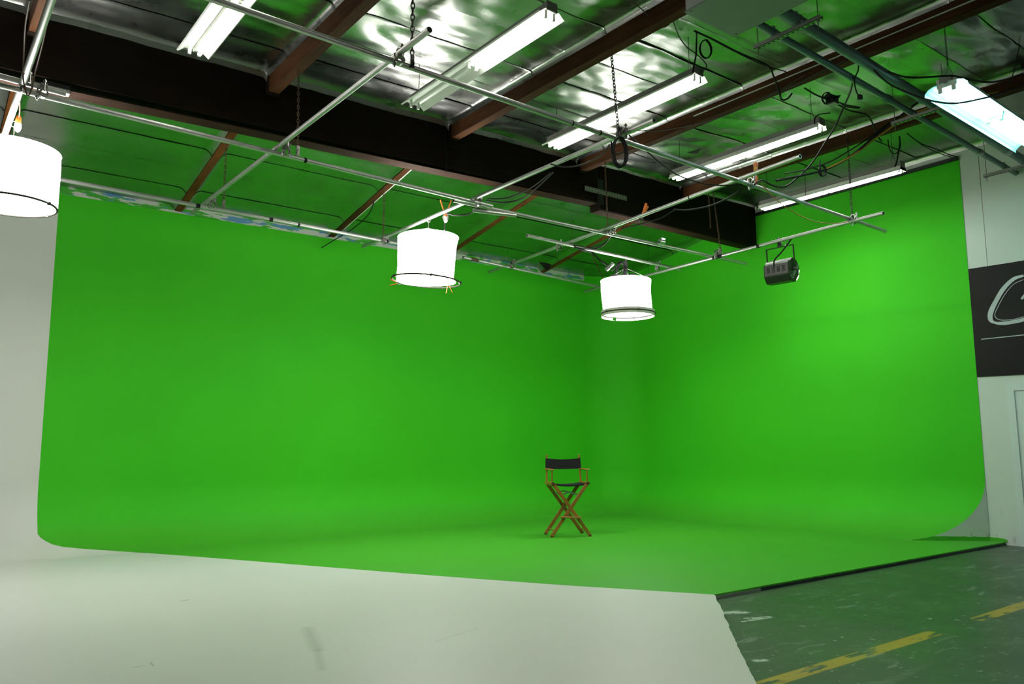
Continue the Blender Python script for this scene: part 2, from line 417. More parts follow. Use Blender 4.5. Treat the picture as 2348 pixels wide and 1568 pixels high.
# raised white and green studio floor (one platform, two paints)
PL = [(5.87, 4.70), (5.35, 4.205), (4.74, 3.65), (4.34, 3.275), (3.88, 2.835), (1.6, .70), (-1.6, -2.3)]
edge = [Vector((x, y, 0)) for x, y in PL]
ragged = []
for i in range(len(edge)-1):
    n = 14 if i < 4 else 6
    for k in range(n):
        t = k/n; q = edge[i].lerp(edge[i+1], t); nn = noise.noise(q*4.0)*.007+noise.noise(q*13.0)*.005
        ragged.append((q.x+nn if (i or k) else q.x, q.y-nn if (i or k) else q.y))
ragged.append(PL[-1])
paint = [(2.543, 11.2), (2.654, 11.015), (3.03, 10.28), (4.516, 7.16), (5.174, 5.88), (5.87, 4.70)]
b = MB()
def slab(poly, mi):
    b.cur = mi; n = len(poly)
    b.add([(x, y, 0) for x, y in poly]+[(x, y, -.04) for x, y in poly], [tuple(range(n)), tuple(range(2*n-1, n-1, -1))]+[(k, k+n, (k+1) % n+n, (k+1) % n) for k in range(n)])
slab(paint[:-1]+ragged+[(-8.5, -2.3), (-8.5, 12.05), (2.543, 12.05)], 0)
slab(paint[::-1]+[(2.543, 12.05), (12.05, 12.05), (12.05, 4.70)], 1)
tag(b.build('floor_platform', [M_whitefloor, M_green_floor]), kind='structure')

# dark edge of the platform facing the concrete, patched in several pieces
tr = empty('trim_1'); tag(tr, kind='structure')
for x0, x1, mm, h, t in ((5.88, 6.55, M_pipe, .024, .006), (6.55, 7.55, M_edge, .026, .010), (7.55, 8.25, M_trim, .024, .008), (8.25, 10.1, M_edge, .027, .011), (10.1, 11.2, M_trim, .025, .009), (11.2, 12.04, M_edge, .026, .012)):
    q = MB(); q.bbox((x0, 4.70-t, -.04), (x1, 4.699, -.04+h)); q.build('edge_strip', mm, tr)

# cyclorama: back wall, curved corner, side wall, all coved into the floor
def xb(y):      # left edge of the green paint
    tb = [(11.2, 2.543), (11.265, 2.504), (11.405, 2.276), (11.498, 2.04), (11.542, 1.899), (11.57, 1.805), (11.645, 1.668), (11.722, 1.579), (11.784, 1.52)]
    if y >= 11.784: return 1.52
    for (y0, x0), (y1, x1) in zip(tb, tb[1:]):
        if y <= y1: return x0+(x1-x0)*(y-y0)/(y1-y0)
PROF = [(RC*(1-math.sin(a)), RC*(1-math.cos(a))) for a in [i*math.pi/2/20 for i in range(21)]]
ZT = [1.4, 2.2, 3.2, 4.2, 4.76]
prof = PROF+[(0, z) for z in ZT]
cyc = MB()
# back wall, white part then green part, row by row
rowsW = []; rowsG = []
for d, z in prof:
    y = YB-d; x0 = xb(max(11.2, y))
    rowsW.append([(-8.5+(x0+8.5)*t/10, y, z) for t in range(11)])
    rowsG.append([(x0+(XR-RC-x0)*t/24, y, z) for t in range(25)])
cyc.cur = 0; cyc.grid(rowsW); cyc.cur = 1; cyc.grid(rowsG)
# curved corner
rows = []
for d, z in prof:
    rows.append([(XR-RC+(RC-d)*math.sin(a), YB-RC+(RC-d)*math.cos(a), z) for a in [i*math.pi/2/16 for i in range(17)]])
cyc.grid(rows)
# side wall: full cove to its mitred end; the wall above runs on to the edge of the paint
def ycut(x): return 4.888+.94*(XR-x)
rows = []; cut = []
for d, z in PROF:
    x = XR-d; y1 = ycut(x); cut.append((x, y1, z))
    rows.append([(x, 11.2+(y1-11.2)*i/30, z) for i in range(31)])
for z in ZT+[5.46]:
    rows.append([(XR, 11.2+(4.886+noise.noise(V(1, z*3, 5))*.006-11.2)*i/30, z) for i in range(31)])
cyc.grid(rows)
n = len(cut); cyc.cur = 3        # white mitred end face of the cove
cyc.add(cut+[(XR, 4.888, 0.0)], [tuple(range(n+1))])
cyc.cur = 1
# upper part of the corner and the scraped band at the top of the back wall
rows = [[(XR-RC+RC*math.sin(a), YB-RC+RC*math.cos(a), z) for a in [i*math.pi/2/16 for i in range(17)]] for z in (4.76, 5.46)]
cyc.grid(rows)
cyc.cur = 2
cyc.grid([[(-8.5+(XR-RC+8.5)*t/30, YB, 4.76+noise.noise(V(t*1.7, 0, 1))*.008 if z < 4.8 else z) for t in range(31)] for z in (4.76, 5.3)])
tag(cyc.build('wall_cyclorama', [M_white, M_green, M_band, M_sidewall], smooth=True, recalc=False), kind='structure')

# building walls
b = MB(); b.bbox((XR+.006, -8, -.14), (XR+.25, 12.25, 6.0)); tag(b.build('wall_right', M_sidewall), kind='structure')
b = MB(); b.bbox((-9, YB+.02, -.14), (XR, 12.25, 6.0)); tag(b.build('wall_back', M_white), kind='structure')
b = MB(); b.bbox((-9, -8, -.14), (-8.7, YB+.02, 6.0)); tag(b.build('wall_left', M_white), kind='structure')
b = MB(); b.bbox((-8.7, -8.2, -.14), (XR, -8.0, 6.0)); tag(b.build('wall_rear', M_white), kind='structure')
# green painted skirting where the platform meets the white wall
b = MB()
b.prism([(4.90, 0), (4.70, 0), (4.665, .004), (4.672, .03), (4.70, .042), (4.80, .050), (4.90, .052)], 'x', XR-.004, XR+.006)
ca = V(XR, 4.884, 0); cb_ = V(11.30, ycut(11.30)-.004, 0); k = 24; fr = []; bk = []; lo = []; lb = []
for i in range(k+1):
    p_ = ca.lerp(cb_, i/k); hh = min(.052+.012*noise.noise(V(i*.7, 0, 3))+.012*(i/k), max(.004, RC-math.sqrt(max(0, RC**2-(p_.x-(XR-RC))**2))+.004))
    fr.append(p_+V(-.003, -.003, hh)); lo.append(p_+V(-.003, -.003, 0)); bk.append(p_+V(.004, .004, hh)); lb.append(p_+V(.004, .004, 0))
b.grid([lo, fr, bk, lb])
tag(b.build('baseboard_right', M_green), kind='structure')
# black rail along the top of the green side wall
b = MB(); b.beam((XR-.02, 4.89, 5.475), (XR-.02, 8.40, 5.455), .04, .05); tag(b.build('trim_2', M_trim), kind='structure')
# drywall seam on the white wall
b = MB(); b.bbox((XR+.003, 4.625, 2.4), (XR+.0065, 4.632, 5.5)); tag(b.build('trim_3', M_greymetal), kind='structure')
# painted door and its casing in the side wall
d = empty('door_1', (XR, 4.0, -.04)); tag(d, kind='structure')
q = MB(); q.bbox((-.012, -.42, .005), (.02, .42, 2.08)); leaf = q.build('door_leaf', M_dooredge, d)
for y0, y1, z0, z1 in ((-.34, -.06, 1.15, 1.95), (.06, .34, 1.15, 1.95), (-.34, -.06, .2, 1.0), (.06, .34, .2, 1.0)):
    q = MB(); q.bbox((-.018, y0, z0), (-.010, y1, z1)); q.build('door_panel', M_dooredge, leaf, bevel=.003)
q = MB(); q.tube([(-.01, -.36, 1.0), (-.06, -.36, 1.0), (-.06, -.26, 1.0)], .011, 8); q.build('door_handle', M_zinc, leaf, smooth=True)
q = MB()
for sgn in (-1, 1):
    q.bbox((-.030, sgn*.44-.02, 0), (.006, sgn*.44+.02, 2.08)); q.bbox((-.022, sgn*.485-.025, 0), (.006, sgn*.485+.025, 2.12))
q.bbox((-.030, -.46, 2.08), (.006, .46, 2.12)); q.bbox((-.022, -.51, 2.1201), (.006, .51, 2.19))
q.build('door_frame', M_dooredge, d)

# ------------------------------------------------------------------ roof
b = MB(); b.bbox((-9, -8.2, 6.0), (12.3, 12.3, 6.15)); ceil = b.build('ceiling', M_deck); tag(ceil, kind='structure')
def wrinkle(x, y, amp):
    p = V(x*.9, y*1.1, 0)
    a = noise.noise(p)*.026+noise.noise(p*2.0+V(3, 7, 1))*.014
    r = 1-abs(noise.noise(V(x*1.1+y*.5, y*2.6, 4.2)))*2
    a += max(0, r-.55)*.045
    a += (1-abs(noise.noise(V(x*3.2-y*1.1, y*3.6+x*.4, 9)))*2)*.006
    return a*amp
def foil_strip(x0, x1, y0, y1, zf, amp, mat, drop=.07, sag=.012, endflange=False, off=0.0, ny=11, rd=.05):
    xs = [0, .004, .012, .025, .045, .075, .11]; w = x1-x0
    n = 34; xs = xs+[.11+(w-.22)*i/n for i in range(1, n)]+[w-q for q in xs[::-1]]
    rows = []
    yy = [y0, y0+.006, y0+.02]+[y0+(y1-y0)*j/ny for j in range(1, ny+1)]
    if endflange: yy = yy[:-1]+[y1-.02, y1-.006, y1]
    tilt = random.uniform(-1, 1)*.006*(1 if amp > .4 else .5); seed = random.uniform(0, 50)*(1 if amp > .4 else 0)
    for y in yy:
        v = (y-y0)/(y1-y0); row = []
        hem = (.006 if amp > .4 else .005)*max(0, 1-(y-y0)/.02)**1.5      # folded hem along the seam
        for xo in xs:
            e = min(xo, w-xo); fl = drop*max(0, 1-e/rd)**2.2 if e < rd else 0
            k = min(1, e/.25)
            z = zf(x0+xo, y)+off+(.55*wrinkle(x0+xo, y, amp)+.7*wrinkle(x0+xo+seed, y+seed, amp)*math.sin(math.pi*min(1, max(0, v)))**.6)*k-sag*math.sin(math.pi*v)*k+tilt*(v-.5)*k-hem*(1+.5*noise.noise(V((x0+xo)*5, y0, 2)))
            if endflange and y > y1-.03: z -= drop*((y-(y1-.03))/.03)**2
            row.append((x0+xo, y, z-fl))
        rows.append(row)
    q = MB(); q.grid(rows); return q.build('foil_strip', mat, ceil, smooth=True, recalc=False)
zn = lambda x, y: lip(x)+.07
zfar = lambda x, y: farbot(y)+.09
bays = [(PUR[i]+.055, PUR[i+1]-.055) for i in range(1, 6)]+[(PUR[6]+.055, XR-.003)]
for bi, (x0, x1) in enumerate(bays):
    amp = [.6, .8, 1.0, 1.0, 1.35, .2][bi]
    y = 8.40; j = 0
    while y > 1.6:
        y0 = 7.83-.59*j if True else 0
        foil_strip(x0, x1, y0-.012, y, zn, amp, M_foil if bi < 5 else M_foil_far, off=.004*(j % 2), endflange=(j == 0), sag=.016 if bi < 5 else .004)
        y = y0; j += 1
    y = 8.62
    for j in range(6):
        y1 = min(YB-.003, y+.572)
        foil_strip(x0, x1, y, y1+(.012 if j < 5 else 0), zfar, .16, M_foil_far, drop=.075, sag=.016, off=-.004*(j % 2), ny=8, rd=.11)
        y = y1
# the rest of the foil, over the part of the studio behind the camera
q = MB(); q.grid([[(-8.7+(XR+8.7)*i/40, -8.0+(1.9+8.0)*j/20, lip(-8.7+(XR+8.7)*i/40)+.08+wrinkle(i*.5, j*.5, 1)) for i in range(41)] for j in range(21)])
q.build('foil_sheet', M_foil, ceil, smooth=True, recalc=False)
q = MB(); q.grid([[(-8.7+(PUR[1]+8.7)*i/10, 1.9+(8.4-1.9)*j/12, lip(-5)+.08) for i in range(11)] for j in range(13)]); q.build('foil_sheet', M_foil, ceil, smooth=True, recalc=False)
q = MB(); q.grid([[(-8.7+(PUR[1]+8.7)*i/10, 8.62+(YB-8.62)*j/12, farbot(8.62+(YB-8.62)*j/12)+.09) for i in range(11)] for j in range(13)]); q.build('foil_sheet', M_foil_far, ceil, smooth=True, recalc=False)
# torn places in the foil
def tear(pts, z):
    q = MB(); n = len(pts)
    q.add([(x, y, zz) for x, y, zz in pts]+[(x, y, zz+.006) for x, y, zz in pts], [tuple(range(n)), tuple(range(2*n-1, n-1, -1))]+[(k, k+n, (k+1) % n+n, (k+1) % n) for k in range(n)])
    q.build('foil_tear', M_fluoblack, ceil)
tear([(8.648, 7.108, 5.46), (8.668, 7.03, 5.46), (8.687, 6.891, 5.46), (8.781, 7.03, 5.46), (8.758, 7.09, 5.46)], 0)
tear([(8.533, 4.945, 5.45), (8.46, 4.821, 5.45), (8.609, 4.798, 5.45), (8.64, 4.76, 5.45), (8.723, 4.848, 5.45), (8.69, 4.919, 5.45)], 0)
tear([(8.745, 4.877, 5.45), (8.932, 4.861, 5.45), (9.151, 4.791, 5.45), (9.174, 4.838, 5.45), (8.995, 4.908, 5.45)], 0)
q = MB()
q.grid([[(9.603, 11.6, 4.851), (9.757, 11.6, 4.864), (9.912, 11.6, 4.851)], [(9.679, 11.6, 4.801), (9.778, 11.6, 4.798), (9.889, 11.6, 4.787)], [(9.744, 11.6, 4.733), (9.777, 11.6, 4.711), (9.821, 11.6, 4.717)]]); q.build('foil_tear', M_fluoblack, ceil)

# main timber beam: a long section that hangs on a deeper end section
bl = empty('roof_beam', (0, 8.51, 5)); tag(bl, 'long dark timber roof beam with brown underside running across the ceiling', 'beam', 'main roof beams')
q = MB()
zb = lambda x: 4.757+.0277*(x-1.05)
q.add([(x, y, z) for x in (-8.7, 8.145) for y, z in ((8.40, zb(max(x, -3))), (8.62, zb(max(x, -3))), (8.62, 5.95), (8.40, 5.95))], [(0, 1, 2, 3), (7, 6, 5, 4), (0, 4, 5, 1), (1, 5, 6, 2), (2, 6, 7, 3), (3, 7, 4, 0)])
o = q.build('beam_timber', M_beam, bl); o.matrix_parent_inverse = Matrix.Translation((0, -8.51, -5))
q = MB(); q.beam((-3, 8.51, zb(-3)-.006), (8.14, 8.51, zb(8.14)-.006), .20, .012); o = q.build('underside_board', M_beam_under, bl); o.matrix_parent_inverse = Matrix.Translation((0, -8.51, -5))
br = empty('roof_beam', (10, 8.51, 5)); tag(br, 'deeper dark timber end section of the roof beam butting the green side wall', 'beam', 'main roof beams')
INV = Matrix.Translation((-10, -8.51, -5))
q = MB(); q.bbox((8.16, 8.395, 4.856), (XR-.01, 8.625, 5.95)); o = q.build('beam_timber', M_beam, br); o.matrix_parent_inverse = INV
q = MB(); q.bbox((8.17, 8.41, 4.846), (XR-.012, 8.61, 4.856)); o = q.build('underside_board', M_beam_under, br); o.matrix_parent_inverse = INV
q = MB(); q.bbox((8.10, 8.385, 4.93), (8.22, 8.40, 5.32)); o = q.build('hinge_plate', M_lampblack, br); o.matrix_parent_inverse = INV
# perforated steel strap screwed across the joint
st = empty('steel_strap', (8.264, 8.39, 5.123)); tag(st, 'pale perforated steel strap nailed across the joint of the roof beam', 'strap')
a = Vector((7.84, 8.388, 5.12))-st.location; c = Vector((8.722, 8.388, 5.128))-st.location
q = MB(); q.beam(a, c, .008, .075); plate = q.build('plate', M_strut, st)
for i in range(15):
    for s in (-1, 1):
        p = a.lerp(c, (i+.5)/15); q = MB(); q.tube([p+V(0, -.003, s*.022), p+V(0, -.007, s*.022)], .008, 6); q.build('nail_hole', M_black, plate)

# purlins on the camera side of the beam
names = {2: 'orange-lit timber purlin at the far left above the left drum lamp', 3: 'brown timber purlin left of the half-lit fluorescent fixture',
         4: 'brown timber purlin between the half-lit and the second full fluorescent fixture', 5: 'dark timber purlin crossed by the teal pipes, with thin conduit on it',
         6: 'timber purlin nearest the green side wall on the near side of the beam'}
for i in range(1, 7):
    x = PUR[i]
    if i == 1: continue
    e = empty('roof_purlin', (x, 8.4, pbot(x))); tag(e, names[i], 'purlin', 'purlins in front of the main beam')
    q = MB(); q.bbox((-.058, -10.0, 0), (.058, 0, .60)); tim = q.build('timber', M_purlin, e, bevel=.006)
    q = MB(); q.bbox((-.062, -.07, .0), (-.0585, 0, .20)); q.bbox((-.062, -.09, -.006), (.062, 0, -.001)); q.build('joist_hanger', M_beam, e)
    for k in range(7):
        q = MB(); y = -.5-.85*k; q.tube([(-.058, y, .23+.01*(k % 2)), (-.068, y, .235)], .008, 6); q.build('foil_staple', M_zinc, tim)
fn = {2: 'far timber purlin at the far left behind the left drum lamp', 3: 'short timber purlin behind the beam, leftmost one reaching the wall top in full view',
      4: 'dark timber purlin behind the beam with white conduit clipped along it', 5: 'timber purlin behind the beam ending above the middle drum lamp',
      6: 'timber purlin behind the beam ending at the torn foil near the corner'}
for i in range(2, 7):
    x = PUR[i]
    e = empty('roof_purlin', (x, 8.62, farbot(8.62))); tag(e, fn[i], 'purlin', 'purlins behind the main beam')
    q = MB(); ln = YB-8.62-.004
    dz = farbot(YB)-farbot(8.62)
    q.add([(sx*.048, y, z) for y, zo in ((0, 0), (ln, dz)) for sx, z in ((-1, zo), (1, zo), (1, zo+.35), (-1, zo+.35))], [(0, 1, 2, 3), (7, 6, 5, 4), (0, 4, 5, 1), (1, 5, 6, 2), (2, 6, 7, 3), (3, 7, 4, 0)])
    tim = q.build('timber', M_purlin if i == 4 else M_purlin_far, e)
    if i == 4:
        q = MB(); q.tube([(.056, .3, -.3*.182+.006), (.056, ln-.35, dz+.35*.182+.006)], .011, 8); q.build('conduit', M_whiteplastic, e, smooth=True)
        q = MB(); q.bbox((.03, ln-.34, dz+.02), (.10, ln-.24, dz+.09)); q.build('junction_box', M_strut, e)
    for k in range(4):
        q = MB(); y = .5+.8*k; q.tube([(-.048, y, -y*.182+.10), (-.056, y, -y*.182+.10)], .007, 6); q.build('foil_staple', M_zinc, tim)

# ------------------------------------------------------------------ pipe grid
def grid_pipe(a, b, label, z=ZP, r=.0245, tapes=(), tape_mat=None):
    a = Vector((a[0], a[1], z)); b = Vector((b[0], b[1], z)); e = empty('grid_pipe', a); tag(e, label, 'pipe', 'pipes of the lighting grid')
    d = b-a
    q = MB(); q.pipe((0, 0, 0), d, r, r-.004, 16); q.build('tube', M_pipe, e, smooth=True)
    for t, w in tapes:
        q = MB(); u = d.normalized(); q.tube([d*t-u*w/2, d*t+u*w/2], r+.003, 14); q.build('tape_band', tape_mat or M_black, e, smooth=True)
    return e
DZ = .05
grid_pipe((.4, 5.205), (10.938, 5.489), 'long steel grid pipe nearest the camera, crossing in front of the fluorescent fixtures', tapes=((.42, .012), (.455, .02)))
grid_pipe((-.6, 7.56), (5.759, 7.88), 'steel grid pipe running along the dark beam from the left drum lamp', tapes=((.60, .03),))
grid_pipe((5.235, 7.965), (11.061, 7.924), 'steel grid pipe past the beam joint with a bright metal coupler on it')
grid_pipe((5.572, 8.025), (6.145, 7.882), 'short stub of grid pipe under the crossing right of the middle drum lamp', z=4.275)
grid_pipe((-.6, 7.50), (0.955, 7.651), 'second steel pipe strapped on the long one at the far left', z=4.40, r=.026)
grid_pipe((.2, 9.93), (5.824, 10.221), 'steel grid pipe nearest the back wall with black tape bands, left part', tapes=((.46, .05), (.63, .05), (.70, .025), (.95, .05)))
grid_pipe((6.994, 10.353), (11.03, 10.869), 'steel grid pipe nearest the back wall, part reaching the right drum lamp', tapes=((.06, .16),), tape_mat=M_brown)
grid_pipe((2.912, 4.764), (2.869, 10.61), 'steel grid pipe running to the back wall under the leftmost full purlin', z=4.377)
grid_pipe((5.491, 4.898), (5.486, 10.876), 'steel grid pipe that carries the middle drum lamp', z=4.377)
grid_pipe((7.452, 4.603), (8.104, 11.169), 'steel grid pipe with orange clamps and black cables tied along it', z=4.377, tapes=((.25, .015),))
grid_pipe((9.885, 4.97), (10.343, 11.104), 'steel grid pipe that carries the black floodlight', z=4.277, tapes=((.325, .05), (.455, .2)))
grid_pipe((0.624, 5.918), (0.628, 9.086), 'steel grid pipe rising steeply at the far left over the left drum lamp', z=4.377, r=.028)
grid_pipe((6.988, 8.711), (10.497, 8.869), 'short steel grid pipe that carries the right drum lamp', z=4.327, tapes=((.42, .25),), tape_mat=M_strut)

# swivel clamps at the crossings
def make_clamp():
    e = empty('pipe_clamp')
    q = MB()
    q.pipe((-.025, 0, .03), (.025, 0, .03), .037, .027, 12); q.bbox((-.022, -.05, .018), (.022, -.03, .042)); q.build('upper_collar', M_clamp, e, smooth=True)
    q = MB(); q.pipe((0, -.025, -.03), (0, .025, -.03), .037, .027, 12); q.bbox((-.05, -.022, -.042), (-.03, .022, -.018)); q.build('lower_collar', M_clamp, e, smooth=True)
    q = MB(); q.tube([(.0, -.045, -.015), (.0, -.045, .085)], .008, 6); q.tube([(.0, -.045, .06), (.0, -.045, .075)], .016, 6); q.build('bolt', M_clamp, e)
    q = MB(); q.tube([(-.045, 0, .02), (-.045, 0, -.095)], .008, 6); q.tube([(-.045, 0, -.06), (-.045, 0, -.08)], .016, 6); q.build('wing_nut', M_clamp, e)
    return e
proto = make_clamp(); first = True
for (px, lab) in (((2.916, 5.212, 4.35), 'swivel clamp on the near grid pipe beside the long black chain at the top'), ((5.43, 5.253, 4.35), 'swivel clamp with a coil of black cable hanging from it'), ((7.7, 5.407, 4.35), 'swivel clamp next to the upright orange clamp'),
                  ((9.987, 5.432, 4.32), 'swivel clamp at the outer end of the grid by the side wall'), ((2.964, 7.62, 4.35), 'swivel clamp under the dark beam left of the middle'), ((5.554, 7.877, 4.35), 'swivel clamp at the doubled pipes up and right of the middle drum lamp'),
                  ((7.845, 7.831, 4.35), 'swivel clamp below the hinge joint of the beam'), ((10.064, 7.761, 4.32), 'swivel clamp on the grid pipe left of the floodlight'), ((2.92, 9.862, 4.35), 'swivel clamp on the back pipe near the leftmost far purlin'),
                  ((5.515, 10.181, 4.35), 'swivel clamp on the back pipe just left of the middle drum lamp'), ((7.995, 10.346, 4.35), 'swivel clamp on the back pipe between the two far drum lamps'), ((7.803, 8.932, 4.35), 'swivel clamp at the left end of the short pipe'),
                  ((9.957, 8.899, 4.32), 'swivel clamp at the right end of the short pipe above the right drum lamp'), ((0.672, 7.601, 4.4), 'swivel clamp at the far left where the steep pipe crosses'), ((0.787, 7.622, 4.37), 'dark pipe clamp joining the doubled pipes at the far left')):
    o = proto if first else copy_tree(proto); first = False
    o.location = px; o.rotation_euler = (0, 0, random.uniform(-.15, .15)); tag(o, lab, 'clamp', 'pipe clamps of the grid')
# bright coupler
cp = empty('pipe_coupler', (8.885, 7.849, 4.345)); tag(cp, 'bright zinc coupler bolted on a grid pipe below the beam end', 'coupler')
q = MB(); q.pipe((-.05, 0, 0), (.05, 0, 0), .038, .026, 12); q.build('sleeve', M_zinc, cp, smooth=True)
q = MB(); q.bbox((-.03, -.03, .03), (.05, .03, .06)); q.tube([(-.06, -.02, -.03), (-.03, -.02, -.09)], .010, 6); q.build('bolt_lug', M_zinc, cp)

# hanging chains
def chain(top, bot, label, mat=None, link=.052, w=.011, r=.0042, hook=True):
    top = Vector(top); bot = Vector(bot); d = bot-top; n = max(2, int(d.length/(link*.72))); u = d.normalized()
    e = empty('hanging_chain', bot); tag(e, label, 'chain', 'chains holding the pipe grid')
    q = MB(); sx = u.cross(V(.3, 1, 0)).normalized(); sy = u.cross(sx)
    for i in range(n):
        c = d*((i+.5)/n)+(top-bot); s = sx if i % 2 else sy
        ring = []
        for k in range(10):
            a = k*2*math.pi/10; ring.append(c+s*(w*math.cos(a))+u*(link/2*math.sin(a)*(1.0 if abs(math.sin(a)) > .9 else .95)))
        q.tube(ring, r, 5, closed=True)
    q.build('links', mat or M_chain, e, smooth=True)
    if hook:
        q = MB(); q.bbox((-.016, -.010, -.055), (.016, .010, .05)); q.ring((0, 0, -.02), .032, .006, (1, 0, 0), 12, 6); q.build('shackle', M_clamp if mat else M_lampblack, e)
    return e
def vchain(p, ztop, label, dx=0, dy=0, **k): return chain((p[0]+dx, p[1]+dy, ztop), p, label, **k)
vchain((3.046, 5.246, 4.36), 5.42, 'heavy black chain hanging from the ceiling at the top, left of the half-lit fixture', link=.07, w=.015, r=.0055)
chain((5.652, 5.609, 5.45), (5.382, 5.265, 4.36), 'dark chain crossing in front of the second fluorescent fixture', link=.065, w=.014, r=.005)
chain((10, 5.452, 5.499), (9.98, 5.446, 4.34), 'dark chain crossing the fluorescent fixture by the green side wall', link=.06, w=.013)
chain((3.06, 7.62, 5.26), (3.058, 7.563, 4.34), 'rusty chain hanging in front of the dark beam on the left', mat=M_rust)
vchain((3.038, 9.846, 4.34), farbot(9.8), 'thin chain just right of the leftmost far purlin', mat=M_rust)
vchain((5.449, 10.152, 4.34), farbot(10.1)+.02, 'rusty chain just left of the middle drum lamp', mat=M_rust)
chain((7.75, 7.86, 5.35), (7.815, 7.898, 4.36), 'chain hanging in front of the hinge joint of the beam', mat=M_rust)
chain((10.13, 7.84, 5.42), (10.093, 7.699, 4.34), 'chain doubled back on itself in front of the beam end', mat=M_rust)
chain((10.10, 7.90, 5.36), (10.12, 7.90, 4.78), 'loose doubled length of chain hanging beside another at the beam end', mat=M_rust, hook=False)
chain((10.06, 10.7, 5.04), (10.781, 10.917, 4.34), 'chain running down behind the right drum lamp', mat=M_rust)

# ------------------------------------------------------------------ fluorescent fixtures
def fixture(cx, y0, y1, z, label, lit=(True, True), width=.26, sides=(-1, 1)):
    """eight foot shop light along y with two pairs of tubes and a folded reflector"""
    e = empty('fluorescent_fixture', (cx, (y0+y1)/2, z)); tag(e, label, 'fluorescent light', 'hanging fluorescent lights')
    h = (y1-y0)/2; w = width/2
    q = MB(); q.bbox((-.055, -h, .0), (.055, h, .075)); q.build('housing', M_greymetal, e, bevel=.004)
    hous = e.children[0]
    sec = [(-w, -.045), (-w+.012, -.052), (-.075, .0), (-.035, -.006), (-.012, .0), (0, -.022), (.012, 0), (.035, -.006), (.075, 0), (w-.012, -.052), (w, -.045)]
    top = [(x, zz+.005) for x, zz in sec[::-1]]
    q = MB(); q.prism([(x, zz) for x, zz in sec+top], 'y', -h-.01, h+.01); q.build('reflector', M_enamel, e)
    for pr, (a, bb) in enumerate(((-h+.03, -.03), (.03, h-.03))):
        for s in (-1, 1):
            q = MB(); q.tube([(s*.045, a, -.045), (s*.045, bb, -.045)], .0185, 10); q.build('tube', M_tube if lit[pr] else M_tube_off, e, smooth=True) if lit[pr] is not None and s in sides else None
            for yy in (a, bb):
                q = MB(); q.bbox((s*.045-.014, yy-.012, -.068), (s*.045+.014, yy+.012, .002)); q.build('lamp_holder', M_whiteplastic, hous, bevel=.003)
    for yy in (-h+.12, h-.12):
        q = MB()
        q.tube([(0, yy, .23), (-.05, yy-.06, .075)], .0025, 5); q.tube([(0, yy, .23), (.05, yy+.06, .075)], .0025, 5); q.tube([(0, yy, .23), (0, yy, lip(cx)+.04-z)], .0035, 5); q.build('hanger_wire', M_chain, e)
    q = MB(); q.bbox((-.06, -h-.012, -.01), (.06, -h+.002, .08)); q.build('end_plate', M_greymetal, hous, bevel=.004)
    q = MB(); q.bbox((-.06, h-.002, -.01), (.06, h+.012, .08)); q.build('end_plate', M_greymetal, hous, bevel=.004)
    return e
fixture(1.95, 5.05, 7.42, 5.03, 'white fluorescent fixture cut by the top edge at the upper left', width=.30, sides=(1,))
fixture(4.25, 4.93, 7.28, 5.07, 'half-lit fluorescent fixture with dark tubes at its far end', lit=(True, None), width=.30)
fixture(6.21, 4.92, 7.25, 5.06, 'fully lit fluorescent fixture behind the hanging cable coil', width=.28)
fixture(8.35, 4.86, 7.12, 5.05, 'fluorescent fixture with a visible gap between its two lit halves', width=.20)
fixture(10.50, 4.98, 7.20, 5.03, 'narrow lit fluorescent strip closest to the green side wall', width=.16)
for xx, ww in ((1.95, 'leftmost'), (4.25, 'middle'), (6.21, 'rightmost')):  # three unseen fixtures, added to brighten the foreground
    fixture(xx, -.25, 2.12, 5.04, ww+' fluorescent fixture added out of view behind the camera to brighten the foreground', width=.28)
# cool blue-green fixture on the right, wider reflector, runs the other way
P0 = Vector((8.14, 3.37, 4.90)); P1 = Vector((10.62, 3.44, 4.90)); D = P1-P0
e = empty('fluorescent_fixture', (P0+P1)/2, math.atan2(D.y, D.x)); tag(e, 'cool blue-green glowing fluorescent fixture at the upper right edge', 'fluorescent light', 'hanging fluorescent lights')
h = D.length/2
q = MB(); q.bbox((-h, -.06, .04), (h, .06, .11)); q.build('housing', M_greymetal, e, bevel=.004)
sec = [(-.21, -.05), (-.205, -.02), (-.17, .015), (-.11, .035), (-.03, .04), (0, .018), (.03, .04), (.11, .035), (.17, .015), (.205, -.02), (.21, -.05)]
q = MB(); q.prism(sec+[(y, z+.005) for y, z in sec[::-1]], 'x', -h, h); q.build('reflector', plain('cool_enamel', (.50, .78, .76, 1), .35), e)
for a, bb in ((-h+.04, -.03), (.03, h-.04)):
    for s in (-1, 1):
        q = MB(); q.tube([(a, s*.065, -.018), (bb, s*.065, -.018)], .019, 10); q.build('tube', M_tube_cool, e, smooth=True)
    for xx in (a-.02, bb+.005):
        q = MB(); q.bbox((xx, -.095, .0), (xx+.016, .095, .10)); q.bbox((xx, -.085, -.05), (xx+.016, -.045, .0)); q.bbox((xx, .045, -.05), (xx+.016, .085, .0)); q.build('lamp_holder', M_whiteplastic, e, bevel=.003)
q = MB(); q.ring((0, 0, -.04), .001, .0005, (1, 0, 0), 6, 4)
for xx in (-h+.1, h-.1):
    q = MB(); q.tube([(xx, 0, .24), (xx-.03, -.06, .11)], .002, 5); q.tube([(xx, 0, .24), (xx+.03, .06, .11)], .002, 5); q.build('hanger_wire', M_chain, e)
chain((8.216, 3.37, 5.857), (8.24, 3.375, 5.14), 'thin chain holding the cool fluorescent fixture', link=.03, w=.007, r=.0025, hook=False)

